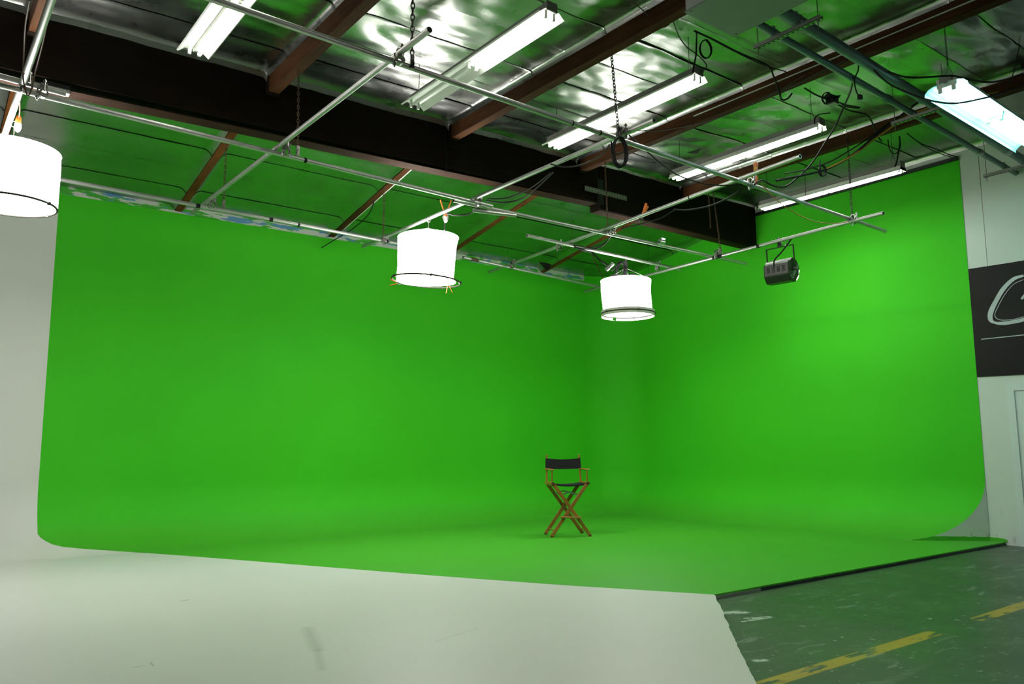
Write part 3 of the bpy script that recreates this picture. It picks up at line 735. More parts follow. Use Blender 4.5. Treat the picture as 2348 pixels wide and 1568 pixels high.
# ------------------------------------------------------------------ drum lamps
def drum(loc, R, H, label, lean=(0, 0), taper=0.0, ringR=None, tilt=(0, 0, 1), skirt=False, hang=.25, ms=None, md=None):
    """loc: centre of the top hoop"""
    e = empty('drum_lamp', loc); tag(e, label, 'lamp', 'white drum lamps')
    n = 64; rows = []
    for j in range(17):
        t = j/16; row = []
        for k in range(n+1):
            a = (k % n)*2*math.pi/n; wob = .008*math.sin(3*a+t*4)*math.sin(math.pi*t)+.006*noise.noise(V(math.cos(a)*2, math.sin(a)*2, t*3))
            rr = R*(1-taper*math.sin(math.pi*t*.5)*(.5+.5*math.cos(a-.4)))+wob-.003*math.sin(math.pi*t)
            row.append((rr*math.cos(a)+lean[0]*t, rr*math.sin(a)+lean[1]*t, -H*t))
        rows.append(row)
    q = MB(); q.grid(rows); sh = q.build('shade', ms or M_shade, e, smooth=True, recalc=False)
    q = MB(); q.ring((0, 0, 0), R-.006, .010, n=56); q.build('top_hoop', ms or M_shade, sh, smooth=True)
    rR = ringR or R; cb = V(lean[0], lean[1], -H)
    q = MB(); q.ring(cb, rR, .011, tilt, 64, 8); bh = q.build('bottom_hoop', M_hoop, e, smooth=True)
    # stretched diffusion cloth inside the hoop
    nn = Vector(tilt).normalized(); u = nn.orthogonal().normalized(); w = nn.cross(u); rr = min(rR-.012, R*.97)
    q = MB(); q.add([cb+nn*.012]+[cb+nn*.012+(u*math.cos(k*2*math.pi/48)+w*math.sin(k*2*math.pi/48))*rr for k in range(48)], [(0, 1+k, 1+(k+1) % 48) for k in range(48)]); q.build('diffuser', md or M_diff, e, recalc=False)
    if skirt:
        q = MB(); rows = [[(rr2*math.cos(a)+cb.x, rr2*math.sin(a)+cb.y, cb.z+zz) for a in [k*2*math.pi/64 for k in range(65)]] for rr2, zz in ((rR, .045), (rR+.004, .0), (rR-.004, -.045))]
        q.grid(rows); q.build('cloth_skirt', M_cream, e, smooth=True, recalc=False)
        q = MB(); q.ring(cb+V(0, 0, -.045), rR-.004, .006, tilt, 64, 6); q.build('skirt_hem', M_cream, e, smooth=True)
    q = MB()
    for k in range(4):
        a = .5+k*math.pi/2; q.tube([(R*math.cos(a), R*math.sin(a), 0), (0, 0, hang*.55)], .004, 5)
    q.tube([(0, 0, hang*.55), (0, 0, hang)], .006, 6); q.ring((0, 0, hang), .030, .005, (0, 1, 0), 14, 6); q.build('hanger_wire', M_clamp, e)
    q = MB(); q.lathe([(.05, .05), (.06, .02), (.05, -.04), (.03, -.07)], (0, 0, 0), 16); q.build('lamp_base', M_lampblack, e, smooth=True)
    for k in range(5):
        a = 1.0+k*2*math.pi/5; q = MB(); q.bbox((-.012, -.016, -.014), (.012, .016, .014)); c = q.build('hoop_clip', M_lampblack, bh); c.location = cb+(u*math.cos(a)+w*math.sin(a))*rR; c.rotation_euler = (0, 0, a)
    return e
L1 = (.675, 8.62, 4.115); L2 = (5.45, 8.90, 4.085); L3 = (9.09, 8.81, 3.94)
drum(L1, .405, .53, 'white drum lamp cut by the left edge of the picture', hang=.26, ringR=.40)
drum(L2, .405, .585, 'white drum lamp in the middle with tilted hoop and orange clips', lean=(-.02, .01), taper=.14, ringR=.455, tilt=(.05, -.05, 1), hang=.25)
drum(L3, .40, .53, 'white drum lamp on the right with a cream cloth skirt', lean=(.02, -.01), taper=.05, ringR=.425, skirt=True, hang=.39, ms=M_shade_low, md=M_diff_low)
# green bit of tape on the right lamp's skirt, black gear above its hoop
q = MB(); q.bbox((-.03, -.004, -.025), (.03, .004, .025)); o = q.build('tape_square', M_green); o.location = (8.48, 8.47, 3.223); tag(o, 'small green tape square stuck on the skirt of the right drum lamp', 'tape')
bal = empty('lamp_ballast', (9.09, 8.81, 3.98)); tag(bal, 'black ballast and bundled cables on top of the right drum lamp', 'ballast')
q = MB(); q.bbox((-.28, -.06, -.02), (.25, .06, .035)); q.build('bar', M_lampblack, bal, bevel=.004)
q = MB(); q.tube(smooth_path([(0, 0, .30), (.02, .01, .2), (-.01, 0, .1), (.01, 0, .03)]), .035, 8); q.build('cable_bundle', M_black, bal, smooth=True)
q = MB(); q.lathe([(.09, 0), (.09, .03), (.05, .07), (.0, .08)], (.13, -.02, .02), 16); q.build('cap', M_lampblack, bal, smooth=True)
for k in range(3):
    q = MB(); q.tube(smooth_path([(0, 0, .28), (-.10-.03*k, -.02, .25), (-.2-.02*k, -.03, .12), (-.26, -.03, .02)]), .009, 6); q.build('cable', M_black, bal, smooth=True)

# spring clamps with orange grips
def spring_clamp(loc, rx, ry, rz, s, label, jaw=True):
    e = empty('spring_clamp', loc); e.rotation_euler = (rx, ry, rz); tag(e, label, 'spring clamp', 'orange spring clamps')
    for sg in (-1, 1):
        q = MB(); q.beam(V(sg*.012, 0, 0)*s, V(sg*.055, 0, .13)*s, .028*s, .012*s, (1, 0, 0)); q.build('grip', M_orange, e, bevel=.003*s)
        q = MB(); q.beam(V(-sg*.004, 0, .012)*s, V(-sg*.03, 0, -.05)*s, .024*s, .008*s, (1, 0, 0)); q.beam(V(-sg*.03, 0, -.05)*s, V(-sg*.008, 0, -.085)*s, .024*s, .008*s, (1, 0, 0)); q.build('jaw', M_clamp, e)
    q = MB(); q.ring((0, 0, 0), .014*s, .006*s, (0, 1, 0), 12, 6); q.build('spring', M_lampblack, e)
    return e
spring_clamp((5.565, 8.654, 4.4), 0, 0, -.5, 1.3, 'orange spring clamp gripping the pipe above the middle drum lamp')
spring_clamp((5.017, 8.95, 3.427), 0, -1.5, -.6, .75, 'orange spring clamp on the left rim of the middle drum lamp')
spring_clamp((5.578, 8.6, 3.402), 0, 3.0, -.6, .75, 'orange spring clamp on the near rim of the middle drum lamp')
spring_clamp((7.774, 7.186, 4.4), .3, -.6, .9, 1.2, 'open orange spring clamp on the pipe below the beam')
# upright orange and yellow strap near the crossing
e = empty('ratchet_strap', (7.794, 5.407, 4.38)); tag(e, 'upright orange and yellow clamp standing on the pipe crossing', 'clamp')
a = V(0, 0, 0)
q = MB(); q.beam((0, 0, -.02), (.0, 0, .07), .05, .03); q.build('orange_foot', M_orange, e, bevel=.004)
q = MB(); q.beam((0, 0, .07), (.01, 0, .14), .035, .02); q.build('steel_stem', M_clamp, e)
q = MB(); q.beam((.01, 0, .14), (.015, 0, .20), .045, .03); q.build('yellow_grip', M_yellow, e, bevel=.004)
q = MB(); q.beam((.015, 0, .20), (.018, 0, .245), .05, .035); q.build('orange_cap', M_orange, e, bevel=.004)
# orange plug by the left lamp and white plug by the middle lamp
def plug(loc, label, tilt=0):
    e = empty('power_plug', loc); e.rotation_euler = (tilt, 0, 0); tag(e, label, 'plug', 'power plugs of the drum lamps')
    q = MB(); q.lathe([(.012, .10), (.022, .085), (.026, .03), (.022, .02)], (0, 0, 0), 12); q.build('orange_body', M_orange, e, smooth=True)
    q = MB(); q.lathe([(.028, .02), (.030, -.02), (.020, -.05), (.012, -.06)], (0, 0, 0), 12); q.build('white_socket', M_whiteplastic, e, smooth=True)
    return e
plug((0.692, 8.5, 4.326), 'orange and white power plug hanging above the left drum lamp')
plug((5.595, 8.7, 4.339), 'small white and orange plug hanging above the middle drum lamp')
e = empty('power_connector', (8.641, 8.72, 4.092)); e.rotation_euler = (0, .9, 0); tag(e, 'grey and white cable connector left of the right drum lamp top', 'connector')
q = MB(); q.lathe([(.022, .11), (.032, .10), (.032, .04), (.024, .03), (.024, .0)], (0, 0, 0), 12); q.build('plug_half', M_zinc, e, smooth=True)
q = MB(); q.lathe([(.026, 0), (.034, -.01), (.034, -.07), (.020, -.09)], (0, 0, 0), 12); q.build('socket_half', M_greymetal, e, smooth=True)

# ------------------------------------------------------------------ floodlight on the side-wall pipe
fl = empty('studio_floodlight', (10.05, 6.62, 3.86)); tag(fl, 'black studio floodlight in a yoke hanging from the grid by the side wall', 'floodlight')
fl.rotation_euler = (0, 0, .06)
# local: y along the pipe, x towards the wall, tilted housing
sec = [(-.13, .05), (-.02, .14), (.10, .12), (.17, .03), (.155, -.09), (.06, -.20), (-.07, -.20), (-.13, -.11)]
op = [(.155, -.09), (.06, -.20)]
q = MB()
hw = .185
n = len(sec)
for k in range(n):
    a, c = sec[k], sec[(k+1) % n]
    if k in (4,): continue          # open mouth facing wall and floor
    if k == 3: continue
    q.quad((a[0], -hw, a[1]), (c[0], -hw, c[1]), (c[0], hw, c[1]), (a[0], hw, a[1]))
fh = q.build('housing', M_lampgrey, fl, recalc=True)
q = MB(); q.prism([(x, z) for x, z in sec], 'y', -hw-.012, -hw); q.build('side_plate', M_lampblack, fl)
q = MB(); q.prism([(x, z) for x, z in sec], 'y', hw, hw+.012); q.build('side_plate', M_lampblack, fl)
q = MB(); q.prism([(-.135, -.10), (-.075, -.205), (-.068, -.20), (-.128, -.10)], 'y', -hw-.006, hw+.006); q.bbox((-.075, -hw-.006, -.206), (.06, hw+.006, -.200)); q.build('lower_plate', M_lampblack, fl)
for k in range(4):
    for j in range(4):
        q = MB(); y = -.12+.08*k; q.bbox((-.137, y-.020, -.055+.022*j), (-.131, y+.020, -.046+.022*j)); q.build('vent_slot', M_black, fh)
q = MB(); q.tube([(.03, -hw+.03, -.01), (.03, hw-.03, -.01)], .012, 8); q.build('lamp_tube', M_flood, fl)
q = MB(); q.grid([[(.0+.06*math.cos(t)-.06, y, .02+.11*math.sin(t)) for y in (-hw+.005, hw-.005)] for t in [math.pi*.5+i*math.pi/12 for i in range(13)]]); q.build('inner_reflector', M_zinc, fl, smooth=True, recalc=False)
q = MB()
for s in (-1, 1): q.beam((.02, s*(hw+.03), -.02), (0, s*(hw+.03), .33), .030, .008, (0, 1, 0))
q.beam((0, -hw-.034, .33), (0, hw+.034, .33), .030, .008); yk = q.build('yoke', M_lampblack, fl)
for s in (-1, 1):
    q = MB(); q.tube([(.02, s*(hw+.012), -.02), (.02, s*(hw+.07), -.02)], .022, 8); q.build('yoke_knob', M_clamp, yk)
q = MB(); q.ring((0, 0, .42), .045, .014, (0, 1, 0), 14, 6); q.bbox((-.018, -.025, .33), (.018, .025, .39)); q.tube([(.03, .02, .42), (.07, .02, .36)], .008, 6); q.build('hook_clamp', M_lampblack, fl)
q = MB(); q.ring((0, -.07, .40), .06, .004, (0, 1, 0), 16, 5); q.build('safety_wire', M_clamp, fl)
q = MB(); q.tube(smooth_path([(-.135, .03, .03), (-.15, .0, .12), (-.10, -.08, .22), (-.06, -.16, .33), (-.02, -.22, .42), (.01, -.27, .45), (.02, -.40, .445)]), .011, 8); q.build('power_cord', M_black, fl, smooth=True)
tx = bpy.data.curves.new('maker_name', 'FONT'); tx.body = 'Colortran'; tx.size = .075; tx.extrude = .0008; tx.align_x = 'CENTER'; tx.align_y = 'CENTER'
tm = bpy.data.objects.new('tmp_text', tx); col.objects.link(tm); bpy.context.view_layer.update()
me = bpy.data.meshes.new_from_object(tm.evaluated_get(bpy.context.evaluated_depsgraph_get())); bpy.data.objects.remove(tm)
o = bpy.data.objects.new('maker_name', me); me.materials.clear(); me.materials.append(M_silver); col.objects.link(o); o.parent = fl
o.location = (.055, -hw-.0135, -.045); o.rotation_euler = (math.pi/2, -.85, 0)
rows = []
for t in range(9):      # glowing frosted glass bulging out of the mouth
    a = Vector((.172, -.02)).lerp(Vector((.055, -.200)), t/8); bl_ = .030*math.sin(math.pi*t/8); nx = Vector((.88, -.47))
    rows.append([(a.x+nx.x*bl_, -hw-.010+2*(hw+.010)*k/6, a.y+nx.y*bl_) for k in range(7)])
q = MB(); q.grid(rows); fg = q.build('front_glass', M_flood, fl, smooth=True, recalc=False)
for s in (-1, 1):
    q = MB(); q.add([(r[0][0], s*(hw+.010), r[0][2]) for r in rows], [tuple(range(9))]); q.build('glass_edge', M_flood, fg, recalc=False)

# ------------------------------------------------------------------ air handler, teal pipes, struts
e = empty('air_handler', (5.43, 3.55, 5.0)); tag(e, 'grey metal air handler box hanging at the top edge of the picture', 'air handler')
q = MB(); q.bbox((-.335, -1.4, .004), (.335, .605, .44)); q.build('body', M_ductside, e, bevel=.006)
q = MB(); q.bbox((-.340, -1.40, -.008), (.340, .61, .006)); bp = q.build('bottom_panel', M_duct, e)
for x in (-.31, .31):
    for y in (-.3, .1, .57):
        q = MB(); q.lathe([(.010, 0), (.010, -.006), (.004, -.008)], (x, y, -.008), 8); q.build('screw', M_clamp, bp)
def teal(a, b, r, label, couple):
    e = empty('conduit_pipe', a); tag(e, label, 'pipe', 'teal pipes under the ceiling'); d = Vector(b)-Vector(a); u = d.normalized()
    q = MB(); q.tube([(0, 0, 0), d], r, 18); q.build('pipe', M_teal, e, smooth=True)
    for t in couple:
        q = MB(); q.tube([d*t-u*.06, d*t+u*.06], r+.006, 18); q.tube([d*t-u*.018, d*t+u*.018], r+.010, 18); q.build('coupling', M_strut if t in couple[1:] else M_teal, e, smooth=True)
    return e
teal((5.772, 3.94, 5.045), (XR, 4.17, 5.045), .034, 'thinner teal pipe of the pair running to the side wall', (.40, .80))
teal((5.772, 3.705, 5.06), (XR, 3.93, 5.06), .052, 'thicker teal pipe of the pair running to the side wall', (.45, .84))
def strut(x, y0, y1, label):
    e = empty('strut_hanger', (x, (y0+y1)/2, 4.985)); tag(e, label, 'hanger', 'strut hangers under the teal pipes'); h = (y1-y0)/2
    q = MB(); q.bbox((-.022, -h, -.021), (.022, h, -.017)); q.bbox((-.022, -h, -.021), (-.018, h, .021)); q.bbox((.018, -h, -.021), (.022, h, .021)); chn = q.build('channel', M_strut, e)
    k = int(h*2/.05)
    for i in range(k):
        q = MB(); q.bbox((-.007, -h+.03+i*.05-.013, -.0225), (.007, -h+.03+i*.05+.013, -.0205)); q.build('slot', M_black, chn)
    for s in (-1, 1):
        q = MB(); q.tube([(0, s*(h-.035), -.09), (0, s*(h-.035), .50)], .005, 6); q.tube([(0, s*(h-.035), -.034), (0, s*(h-.035), -.021)], .013, 6); q.build('threaded_rod', M_clamp, e)
    return e
def strap_on(e, y, r, dz):
    q = MB(); q.pipe((-.014, y, dz), (.014, y, dz), r+.004, r-.001, 16); q.bbox((-.014, y-.008, dz+r), (.014, y+.008, dz+r+.03)); q.build('pipe_strap', M_clamp, e)
for x, y0, y1, lab in ((6.08, 3.48, 4.16, 'slotted strut with rods beside the air handler'), (8.85, 3.66, 4.28, 'slotted strut hanging below the purlin behind the cool fixture'), (11.64, 3.82, 4.42, 'slotted strut nearest the white side wall')):
    e = strut(x, y0, y1, lab); c = (y0+y1)/2; t = (x-5.62)/(XR-5.62)
    strap_on(e, 3.935+.235*t-c, .034, .060); strap_on(e, 3.70+.23*t-c, .052, .075)
# thin conduit along a purlin
e = empty('conduit', (7.69, 5.0, 5.44)); tag(e, 'thin grey conduit clipped along the purlin crossed by the teal pipes', 'conduit')
q = MB(); q.tube([(0, -3, -.01), (0, 1.2, .0)], .009, 8); q.build('tube', M_strut, e, smooth=True)

# boxes and conduit under the main beam
for p, lab in (((4.069, 8.58, 4.893), 'small metal junction box under the beam left of the middle drum lamp'), ((5.431, 8.6, 4.927), 'small metal junction box under the beam above the middle drum lamp')):
    e = empty('junction_box', p); tag(e, lab, 'junction box', 'junction boxes under the beam')
    q = MB(); q.bbox((-.055, -.04, -.035), (.055, .04, .02)); q.build('box', M_greymetal, e, bevel=.004)
    q = MB(); q.bbox((-.058, -.043, -.040), (.058, .043, -.035)); q.build('cover', M_strut, e)
e = empty('metal_box', (0.998, 8.42, 4.741)); tag(e, 'pale metal box with black side under the beam at the far left', 'box')
q = MB(); q.bbox((-.10, -.03, -.035), (.09, .06, .005)); q.build('tray', M_strut, e, bevel=.003)
q = MB(); q.bbox((-.10, -.02, .005), (.09, .05, .05)); q.build('upper_case', M_lampblack, e)
q = MB(); q.tube([(0.516, 8.45, 4.757), (0.725, 8.45, 4.762), (0.98, 8.47, 4.777)], .012, 8); o = q.build('conduit', M_strut); tag(o, 'bare conduit under the beam at the far left edge', 'conduit')

# ------------------------------------------------------------------ cables
def cable(pts, label, r=.008, mat=None, k=6, name='cable', cat='cable', group=None):
    q = MB(); q.tube(smooth_path(pts, k), r, 7); o = q.build(name, mat or M_black, smooth=True); tag(o, label, cat, group); return o
def coil(c, rx, rz, n, label, r=.007, mat=None, jitter=.012, plane='xz', rot=0.0):
    pts = []
    for i in range(n*14+1):
        a = i*2*math.pi/14+1.2; w = 1+jitter*6*noise.noise(V(i*.2, 1, 0))
        x = rx*w*math.cos(a); z = rz*w*math.sin(a); d = jitter*(i/14-n/2)
        p = V(x*math.cos(rot), x*math.sin(rot)+d, z); pts.append(Vector(c)+p)
    q = MB(); q.tube(pts, r, 6); o = q.build('cable_coil', mat or M_black, smooth=True); tag(o, label, 'cable coil', 'coiled cables'); return o
coil((5.347, 5.22, 4.125), .070, .15, 4, 'coil of black cable hanging from the grid in front of the second fixture', r=.0075, rot=-.5)
cable([(5.278, 5.26, 4.231), (5.254, 5.24, 4.11), (5.331, 5.24, 4.114), (5.435, 5.24, 4.173), (5.462, 5.24, 4.269)], 'short loop of black cable inside the hanging coil', .0075)
cable([(5.499, 5.507, 4.33), (5.571, 5.702, 4.3), (5.607, 6.027, 4.3), (5.521, 6.225, 4.31), (5.402, 6.317, 4.345)], 'black cable drooping beside the pipe left of the cable coil', .008)
cable([(5.586, 6.489, 4.34), (5.678, 6.91, 4.28), (5.738, 7.299, 4.26), (5.651, 7.533, 4.27), (5.571, 7.741, 4.33)], 'lower black cable swinging from the doubled pipes toward the beam', .009)
cable([(5.581, 6.528, 4.34), (5.672, 7.007, 4.31), (5.676, 7.434, 4.31), (5.562, 7.701, 4.34)], 'upper black cable swinging from the doubled pipes toward the beam', .008)
cable([(5.549, 5.28, 4.37), (5.699, 5.335, 4.36), (5.933, 5.405, 4.33), (6.352, 5.536, 4.3), (6.756, 5.651, 4.3), (7.272, 5.674, 4.32), (7.57, 5.507, 4.33), (7.683, 5.454, 4.37)], 'black cable sagging in front of the gapped fluorescent fixture', .008)
cable([(7.68, 7.136, 5.555), (7.69, 6.811, 5.45), (7.69, 6.406, 5.363), (7.69, 5.91, 5.293), (7.69, 5.418, 5.288), (7.69, 4.966, 5.325), (7.69, 4.642, 5.382)], 'thin grey cable running along the side of a dark purlin', .005, M_grey_cable)
cable([(5.589, 7.906, 4.33), (5.628, 8.136, 4.28), (5.531, 8.311, 4.27), (5.528, 8.491, 4.33), (5.484, 8.55, 4.36)], 'black cable loop between the pipe crossing and the middle drum lamp', .010)
cable([(5.601, 8.72, 4.404), (5.594, 8.72, 4.313), (5.589, 8.72, 4.175)], 'black cord dropping into the middle drum lamp', .008)
cable([(7.659, 5.437, 4.35), (7.697, 5.668, 4.27), (7.756, 6.038, 4.25), (7.735, 6.362, 4.27), (7.718, 6.596, 4.33)], 'black cable drooping under the pipe toward the beam end', .010)
cable([(7.747, 6.621, 4.33), (7.802, 6.896, 4.3), (7.826, 7.23, 4.31), (7.853, 7.667, 4.34)], 'black cable tied below the pipe near the beam joint', .008)
cable([(7.924, 7.912, 4.33), (8.04, 8.212, 4.27), (8.036, 8.487, 4.26), (7.993, 8.68, 4.32), (7.899, 8.732, 4.33)], 'black cable loop left of the right drum lamp, upper strand', .008)
cable([(7.958, 7.946, 4.33), (8.065, 8.303, 4.24), (8.01, 8.555, 4.25), (7.954, 8.774, 4.32)], 'black cable loop left of the right drum lamp, lower strand', .008)
cable([(7.933, 8.741, 4.31), (8.102, 8.751, 4.29), (8.386, 8.83, 4.3), (8.465, 8.74, 4.176), (8.605, 8.74, 4.126)], 'twin black cable running along the short pipe to the connector', .013)
cable([(8.716, 8.74, 4.043), (8.825, 8.76, 4.125), (8.925, 8.78, 4.199), (9.024, 8.8, 4.202), (9.049, 8.8, 4.07)], 'black cable looping from the connector onto the right drum lamp', .009)
cable([(5.53, 9.572, 5.278), (5.53, 10.317, 5.168), (5.53, 10.562, 5.096), (5.55, 10.819, 4.901), (5.58, 11.381, 4.811), (5.454, 11.7, 4.694), (5.239, 11.85, 4.525)], 'black cable trailing down along the far purlin with the conduit', .008)
cable([(0.504, 6.1, 4.381), (0.533, 6.6, 4.422), (0.579, 7.1, 4.438), (0.607, 7.35, 4.342), (0.631, 7.37, 4.243), (0.653, 7.37, 4.196), (0.673, 7.36, 4.251), (0.678, 7.2, 4.36), (0.666, 6.7, 4.404), (0.635, 6.1, 4.428)], 'thin brown cord looped over the pipe clamp at the far left', .006, M_brown)
cable([(0.675, 8.3, 4.477), (0.688, 8.4, 4.432), (0.694, 8.5, 4.395)], 'brown cord dropping to the orange plug at the far left', .006, M_brown)
cable([(5.38, 8.38, 5.455), (5.375, 8.38, 5.217), (5.397, 8.38, 5.015), (5.385, 8.38, 4.836)], 'thin black wire hanging down the face of the dark beam', .006)
# over the second fixture
coil((6.308, 4.9, 5.355), .062, .10, 2, 'loop of black cable hanging at the near end of the second full fixture', r=.006, rot=-.6)
cable([(6.118, 4.858, 5.46), (6.228, 4.95, 5.437), (6.188, 4.93, 5.273), (6.156, 4.93, 5.169), (6.123, 4.93, 5.061)], 'black cord with chain dropping to the second full fixture', .009)
cable([(5.745, 4.848, 5.46), (6.144, 5.1, 5.522), (6.134, 5, 5.366), (6.194, 4.95, 5.302), (6.284, 4.92, 5.237), (6.311, 4.9, 5.171), (6.223, 4.9, 5.069)], 'thin grey cable sweeping down to the second full fixture', .006, M_grey_cable)
cable([(5.556, 4.919, 5.4), (5.624, 4.924, 5.38), (5.664, 4.904, 5.38), (5.699, 4.872, 5.4), (5.734, 4.845, 5.45)], 'grey cable swag at the top beside the air handler', .006, M_grey_cable)
cable([(5.044, 4.772, 5.4), (5.271, 4.822, 5.4), (5.496, 4.908, 5.42), (5.556, 4.919, 5.4)], 'thin grey cable hanging at the top edge left of the air handler', .005, M_grey_cable)
cable([(6.095, 4.866, 5.47), (6.376, 4.86, 5.47), (6.798, 4.861, 5.46), (7.27, 4.835, 5.45), (7.438, 4.865, 5.38), (7.647, 4.945, 5.3), (7.754, 4.985, 5.24), (7.79, 4.93, 5.24), (7.826, 4.894, 5.3)], 'black cable bundle stapled across the foil to the dark purlin', .010)
cable([(6.291, 4.87, 5.475), (6.884, 4.88, 5.465), (7.321, 4.859, 5.46), (7.566, 4.803, 5.45), (7.634, 4.832, 5.44)], 'second thin black cable across the foil by the air handler', .006)
cable([(7.66, 4.935, 5.212), (7.67, 4.915, 5.295), (7.68, 4.721, 5.308), (7.69, 4.459, 5.346), (7.69, 4.154, 5.357)], 'grey wire loop pinned to the dark purlin', .006, M_grey_cable)
# around the gapped fixture
coil((8.581, 4.9, 5.447), .065, .075, 2, 'loop of black cable above the near end of the gapped fixture', r=.006, rot=-.6)
cable([(8.096, 4.896, 5.44), (8.317, 4.905, 5.43), (8.54, 4.888, 5.42), (8.827, 4.887, 5.42), (9.078, 4.889, 5.42), (9.369, 4.834, 5.42), (9.643, 4.894, 5.36), (9.841, 4.957, 5.3), (9.987, 4.977, 5.27)], 'black cable bundle across the crumpled foil at the dark tear', .010)
cable([(8.238, 4.88, 5.034), (8.255, 4.88, 5.113), (8.363, 4.88, 5.184), (8.585, 4.88, 5.259)], 'short black cord bending out of the gapped fixture', .007)
e = empty('junction_box', (8.617, 4.861, 5.42)); tag(e, 'black junction box hanging at the dark tear in the foil', 'junction box')
q = MB(); q.bbox((-.06, -.05, -.05), (.06, .05, .03)); q.build('box', M_lampblack, e, bevel=.004)
q = MB(); q.bbox((-.05, -.06, -.06), (.05, .03, -.05)); q.build('cover', M_greymetal, e)
cable([(7.458, 3.962, 5.02), (7.824, 4.2, 5.062), (8.036, 4.4, 5.018), (8.186, 4.6, 4.896), (8.282, 4.8, 4.775), (8.397, 5, 4.676), (8.334, 5.1, 4.546), (8.14, 5.2, 4.362), (8.01, 5.25, 4.328), (7.913, 5.3, 4.354), (7.805, 5.33, 4.388), (7.685, 5.35, 4.316)], 'long black cable dropping from the teal pipe to the grid crossing', .010)
cable([(7.459, 3.9, 5.187), (7.446, 3.9, 5.076), (7.46, 3.95, 5.006), (7.458, 3.95, 4.912), (7.492, 3.95, 4.852), (7.54, 3.95, 4.833)], 'short black cord with a plug hanging off the teal pipe', .007)
cable([(7.896, 5.2, 4.365), (8.282, 5.1, 4.482), (8.642, 5, 4.605), (8.977, 4.9, 4.793), (9.033, 4.7, 4.921), (9.137, 4.5, 5.09), (9.173, 4.3, 5.195), (9.198, 4.1, 5.303)], 'thick black cable bundle rising in front of the purlin by the side wall', .014)
cable([(8.002, 5.15, 4.458), (8.382, 5.1, 4.578), (8.7, 5, 4.706), (8.933, 4.9, 4.85), (9.094, 4.7, 5.002), (9.254, 4.5, 5.186)], 'thinner black cable above the bundle by the side wall', .008)
cable([(8.317, 5.15, 4.503), (8.483, 5.05, 4.542), (8.756, 4.95, 4.67), (9.004, 4.8, 4.835), (9.109, 4.6, 4.984), (9.148, 4.4, 5.081), (9.174, 4.2, 5.16), (9.278, 3.8, 5.205), (9.728, 3.6, 5.34), (10.625, 3.5, 5.654)], 'yellow extension cord rising along the black cables to the right edge', .008, M_yellow)
cable([(7.782, 5.35, 4.383), (7.871, 5.35, 4.327), (8.02, 5.35, 4.25), (8.324, 5.38, 4.175), (8.719, 5.4, 4.124), (9.157, 5.43, 4.134), (9.607, 5.45, 4.205), (9.957, 5.46, 4.303)], 'thin yellow cord sagging between two grid crossings', .006, M_yellow)
coil((8.382, 4.9, 4.499), .05, .065, 2, 'small loop of dark cable hanging below the black cables', r=.006, rot=-.5)
cable([(8.339, 4.9, 4.617), (8.332, 4.9, 4.552), (8.359, 4.9, 4.452)], 'dark cord end hanging beside the small loop', .008)
# around the right end of the strip by the wall
cable([(10.522, 5, 5.48), (10.529, 5, 5.357), (10.464, 5, 5.231), (10.396, 5, 5.081), (10.339, 5, 5.008)], 'dark cord dropping into the end of the strip by the side wall', .010)
cable([(10.201, 5, 5.353), (10.23, 5, 5.226), (10.341, 5, 5.191), (10.467, 5, 5.257), (10.541, 5, 5.447)], 'hanging loop of dark cable above the strip by the side wall', .007)
cable([(10.316, 4.797, 5.4), (10.797, 4.855, 5.4), (11.262, 4.852, 5.42), (11.695, 4.877, 5.45), (11.94, 4.857, 5.46)], 'dark cable running over the foil to the corner of the green paint', .008)
cable([(10.405, 4.817, 5.41), (10.955, 4.899, 5.42), (11.47, 4.928, 5.44), (11.936, 4.904, 5.46)], 'second dark cable beside it reaching the black wall rail', .006)
# upper right corner
cable([(7.65, 3.9, 5.227), (7.687, 3.8, 5.151), (7.717, 3.7, 5.045), (7.812, 3.55, 4.964), (8.064, 3.3, 4.959), (8.356, 3.3, 5.025), (8.923, 3.3, 5.142), (9.422, 3.3, 5.307), (10.056, 3.3, 5.576)], 'black cable draped over the top of the cool fluorescent fixture', .010)
cable([(7.471, 3.9, 5.224), (7.451, 3.8, 5.103), (7.471, 3.7, 4.94), (7.55, 3.6, 4.811), (7.644, 3.35, 4.615), (7.612, 3.1, 4.476), (8.056, 3.05, 4.618), (8.679, 3.05, 4.859), (9.266, 3.05, 5.126)], 'black cable sagging in front of the cool fluorescent fixture', .009)
cable([(9.315, 3.2, 6.171), (9.317, 3.2, 6.069), (9.515, 3.2, 5.905), (9.831, 3.2, 5.811)], 'grey cable curving down at the upper right edge', .006, M_grey_cable)
cable([(9.557, 3.1, 5.87), (9.346, 3.1, 5.552), (9.122, 3.1, 5.201), (8.99, 3.1, 5.051)], 'thin grey cable hanging at the right edge', .005, M_grey_cable)
e = empty('power_plug', (7.54, 3.95, 4.833)); tag(e, 'black plug on the end of a cord below the teal pipe', 'plug')
q = MB(); q.bbox((-.025, -.02, -.03), (.025, .02, .02)); q.build('body', M_black, e, bevel=.006)
q = MB(); q.bbox((-.012, -.004, -.045), (-.006, .004, -.03)); q.bbox((.006, -.004, -.045), (.012, .004, -.03)); q.build('prongs', M_zinc, e)
# thin suspension wires in the far bay
for a, c, lab in (((8.94, 9.9, 5.52), (8.92, 9.9, 4.478), 'thin wire hanging under the far ceiling left of the right drum lamp'), ((11.166, 10.2, 5.628), (11.14, 10.2, 4.048), 'thin wire hanging right of the right drum lamp'), ((10.42, 6.364, 5.45), (10.42, 6.396, 4.788), 'thin rod hanging in front of the strip by the side wall')):
    q = MB(); q.tube([a, c], .0035, 5); o = q.build('hanging_wire', M_chain); tag(o, lab, 'wire', 'thin hanging wires')

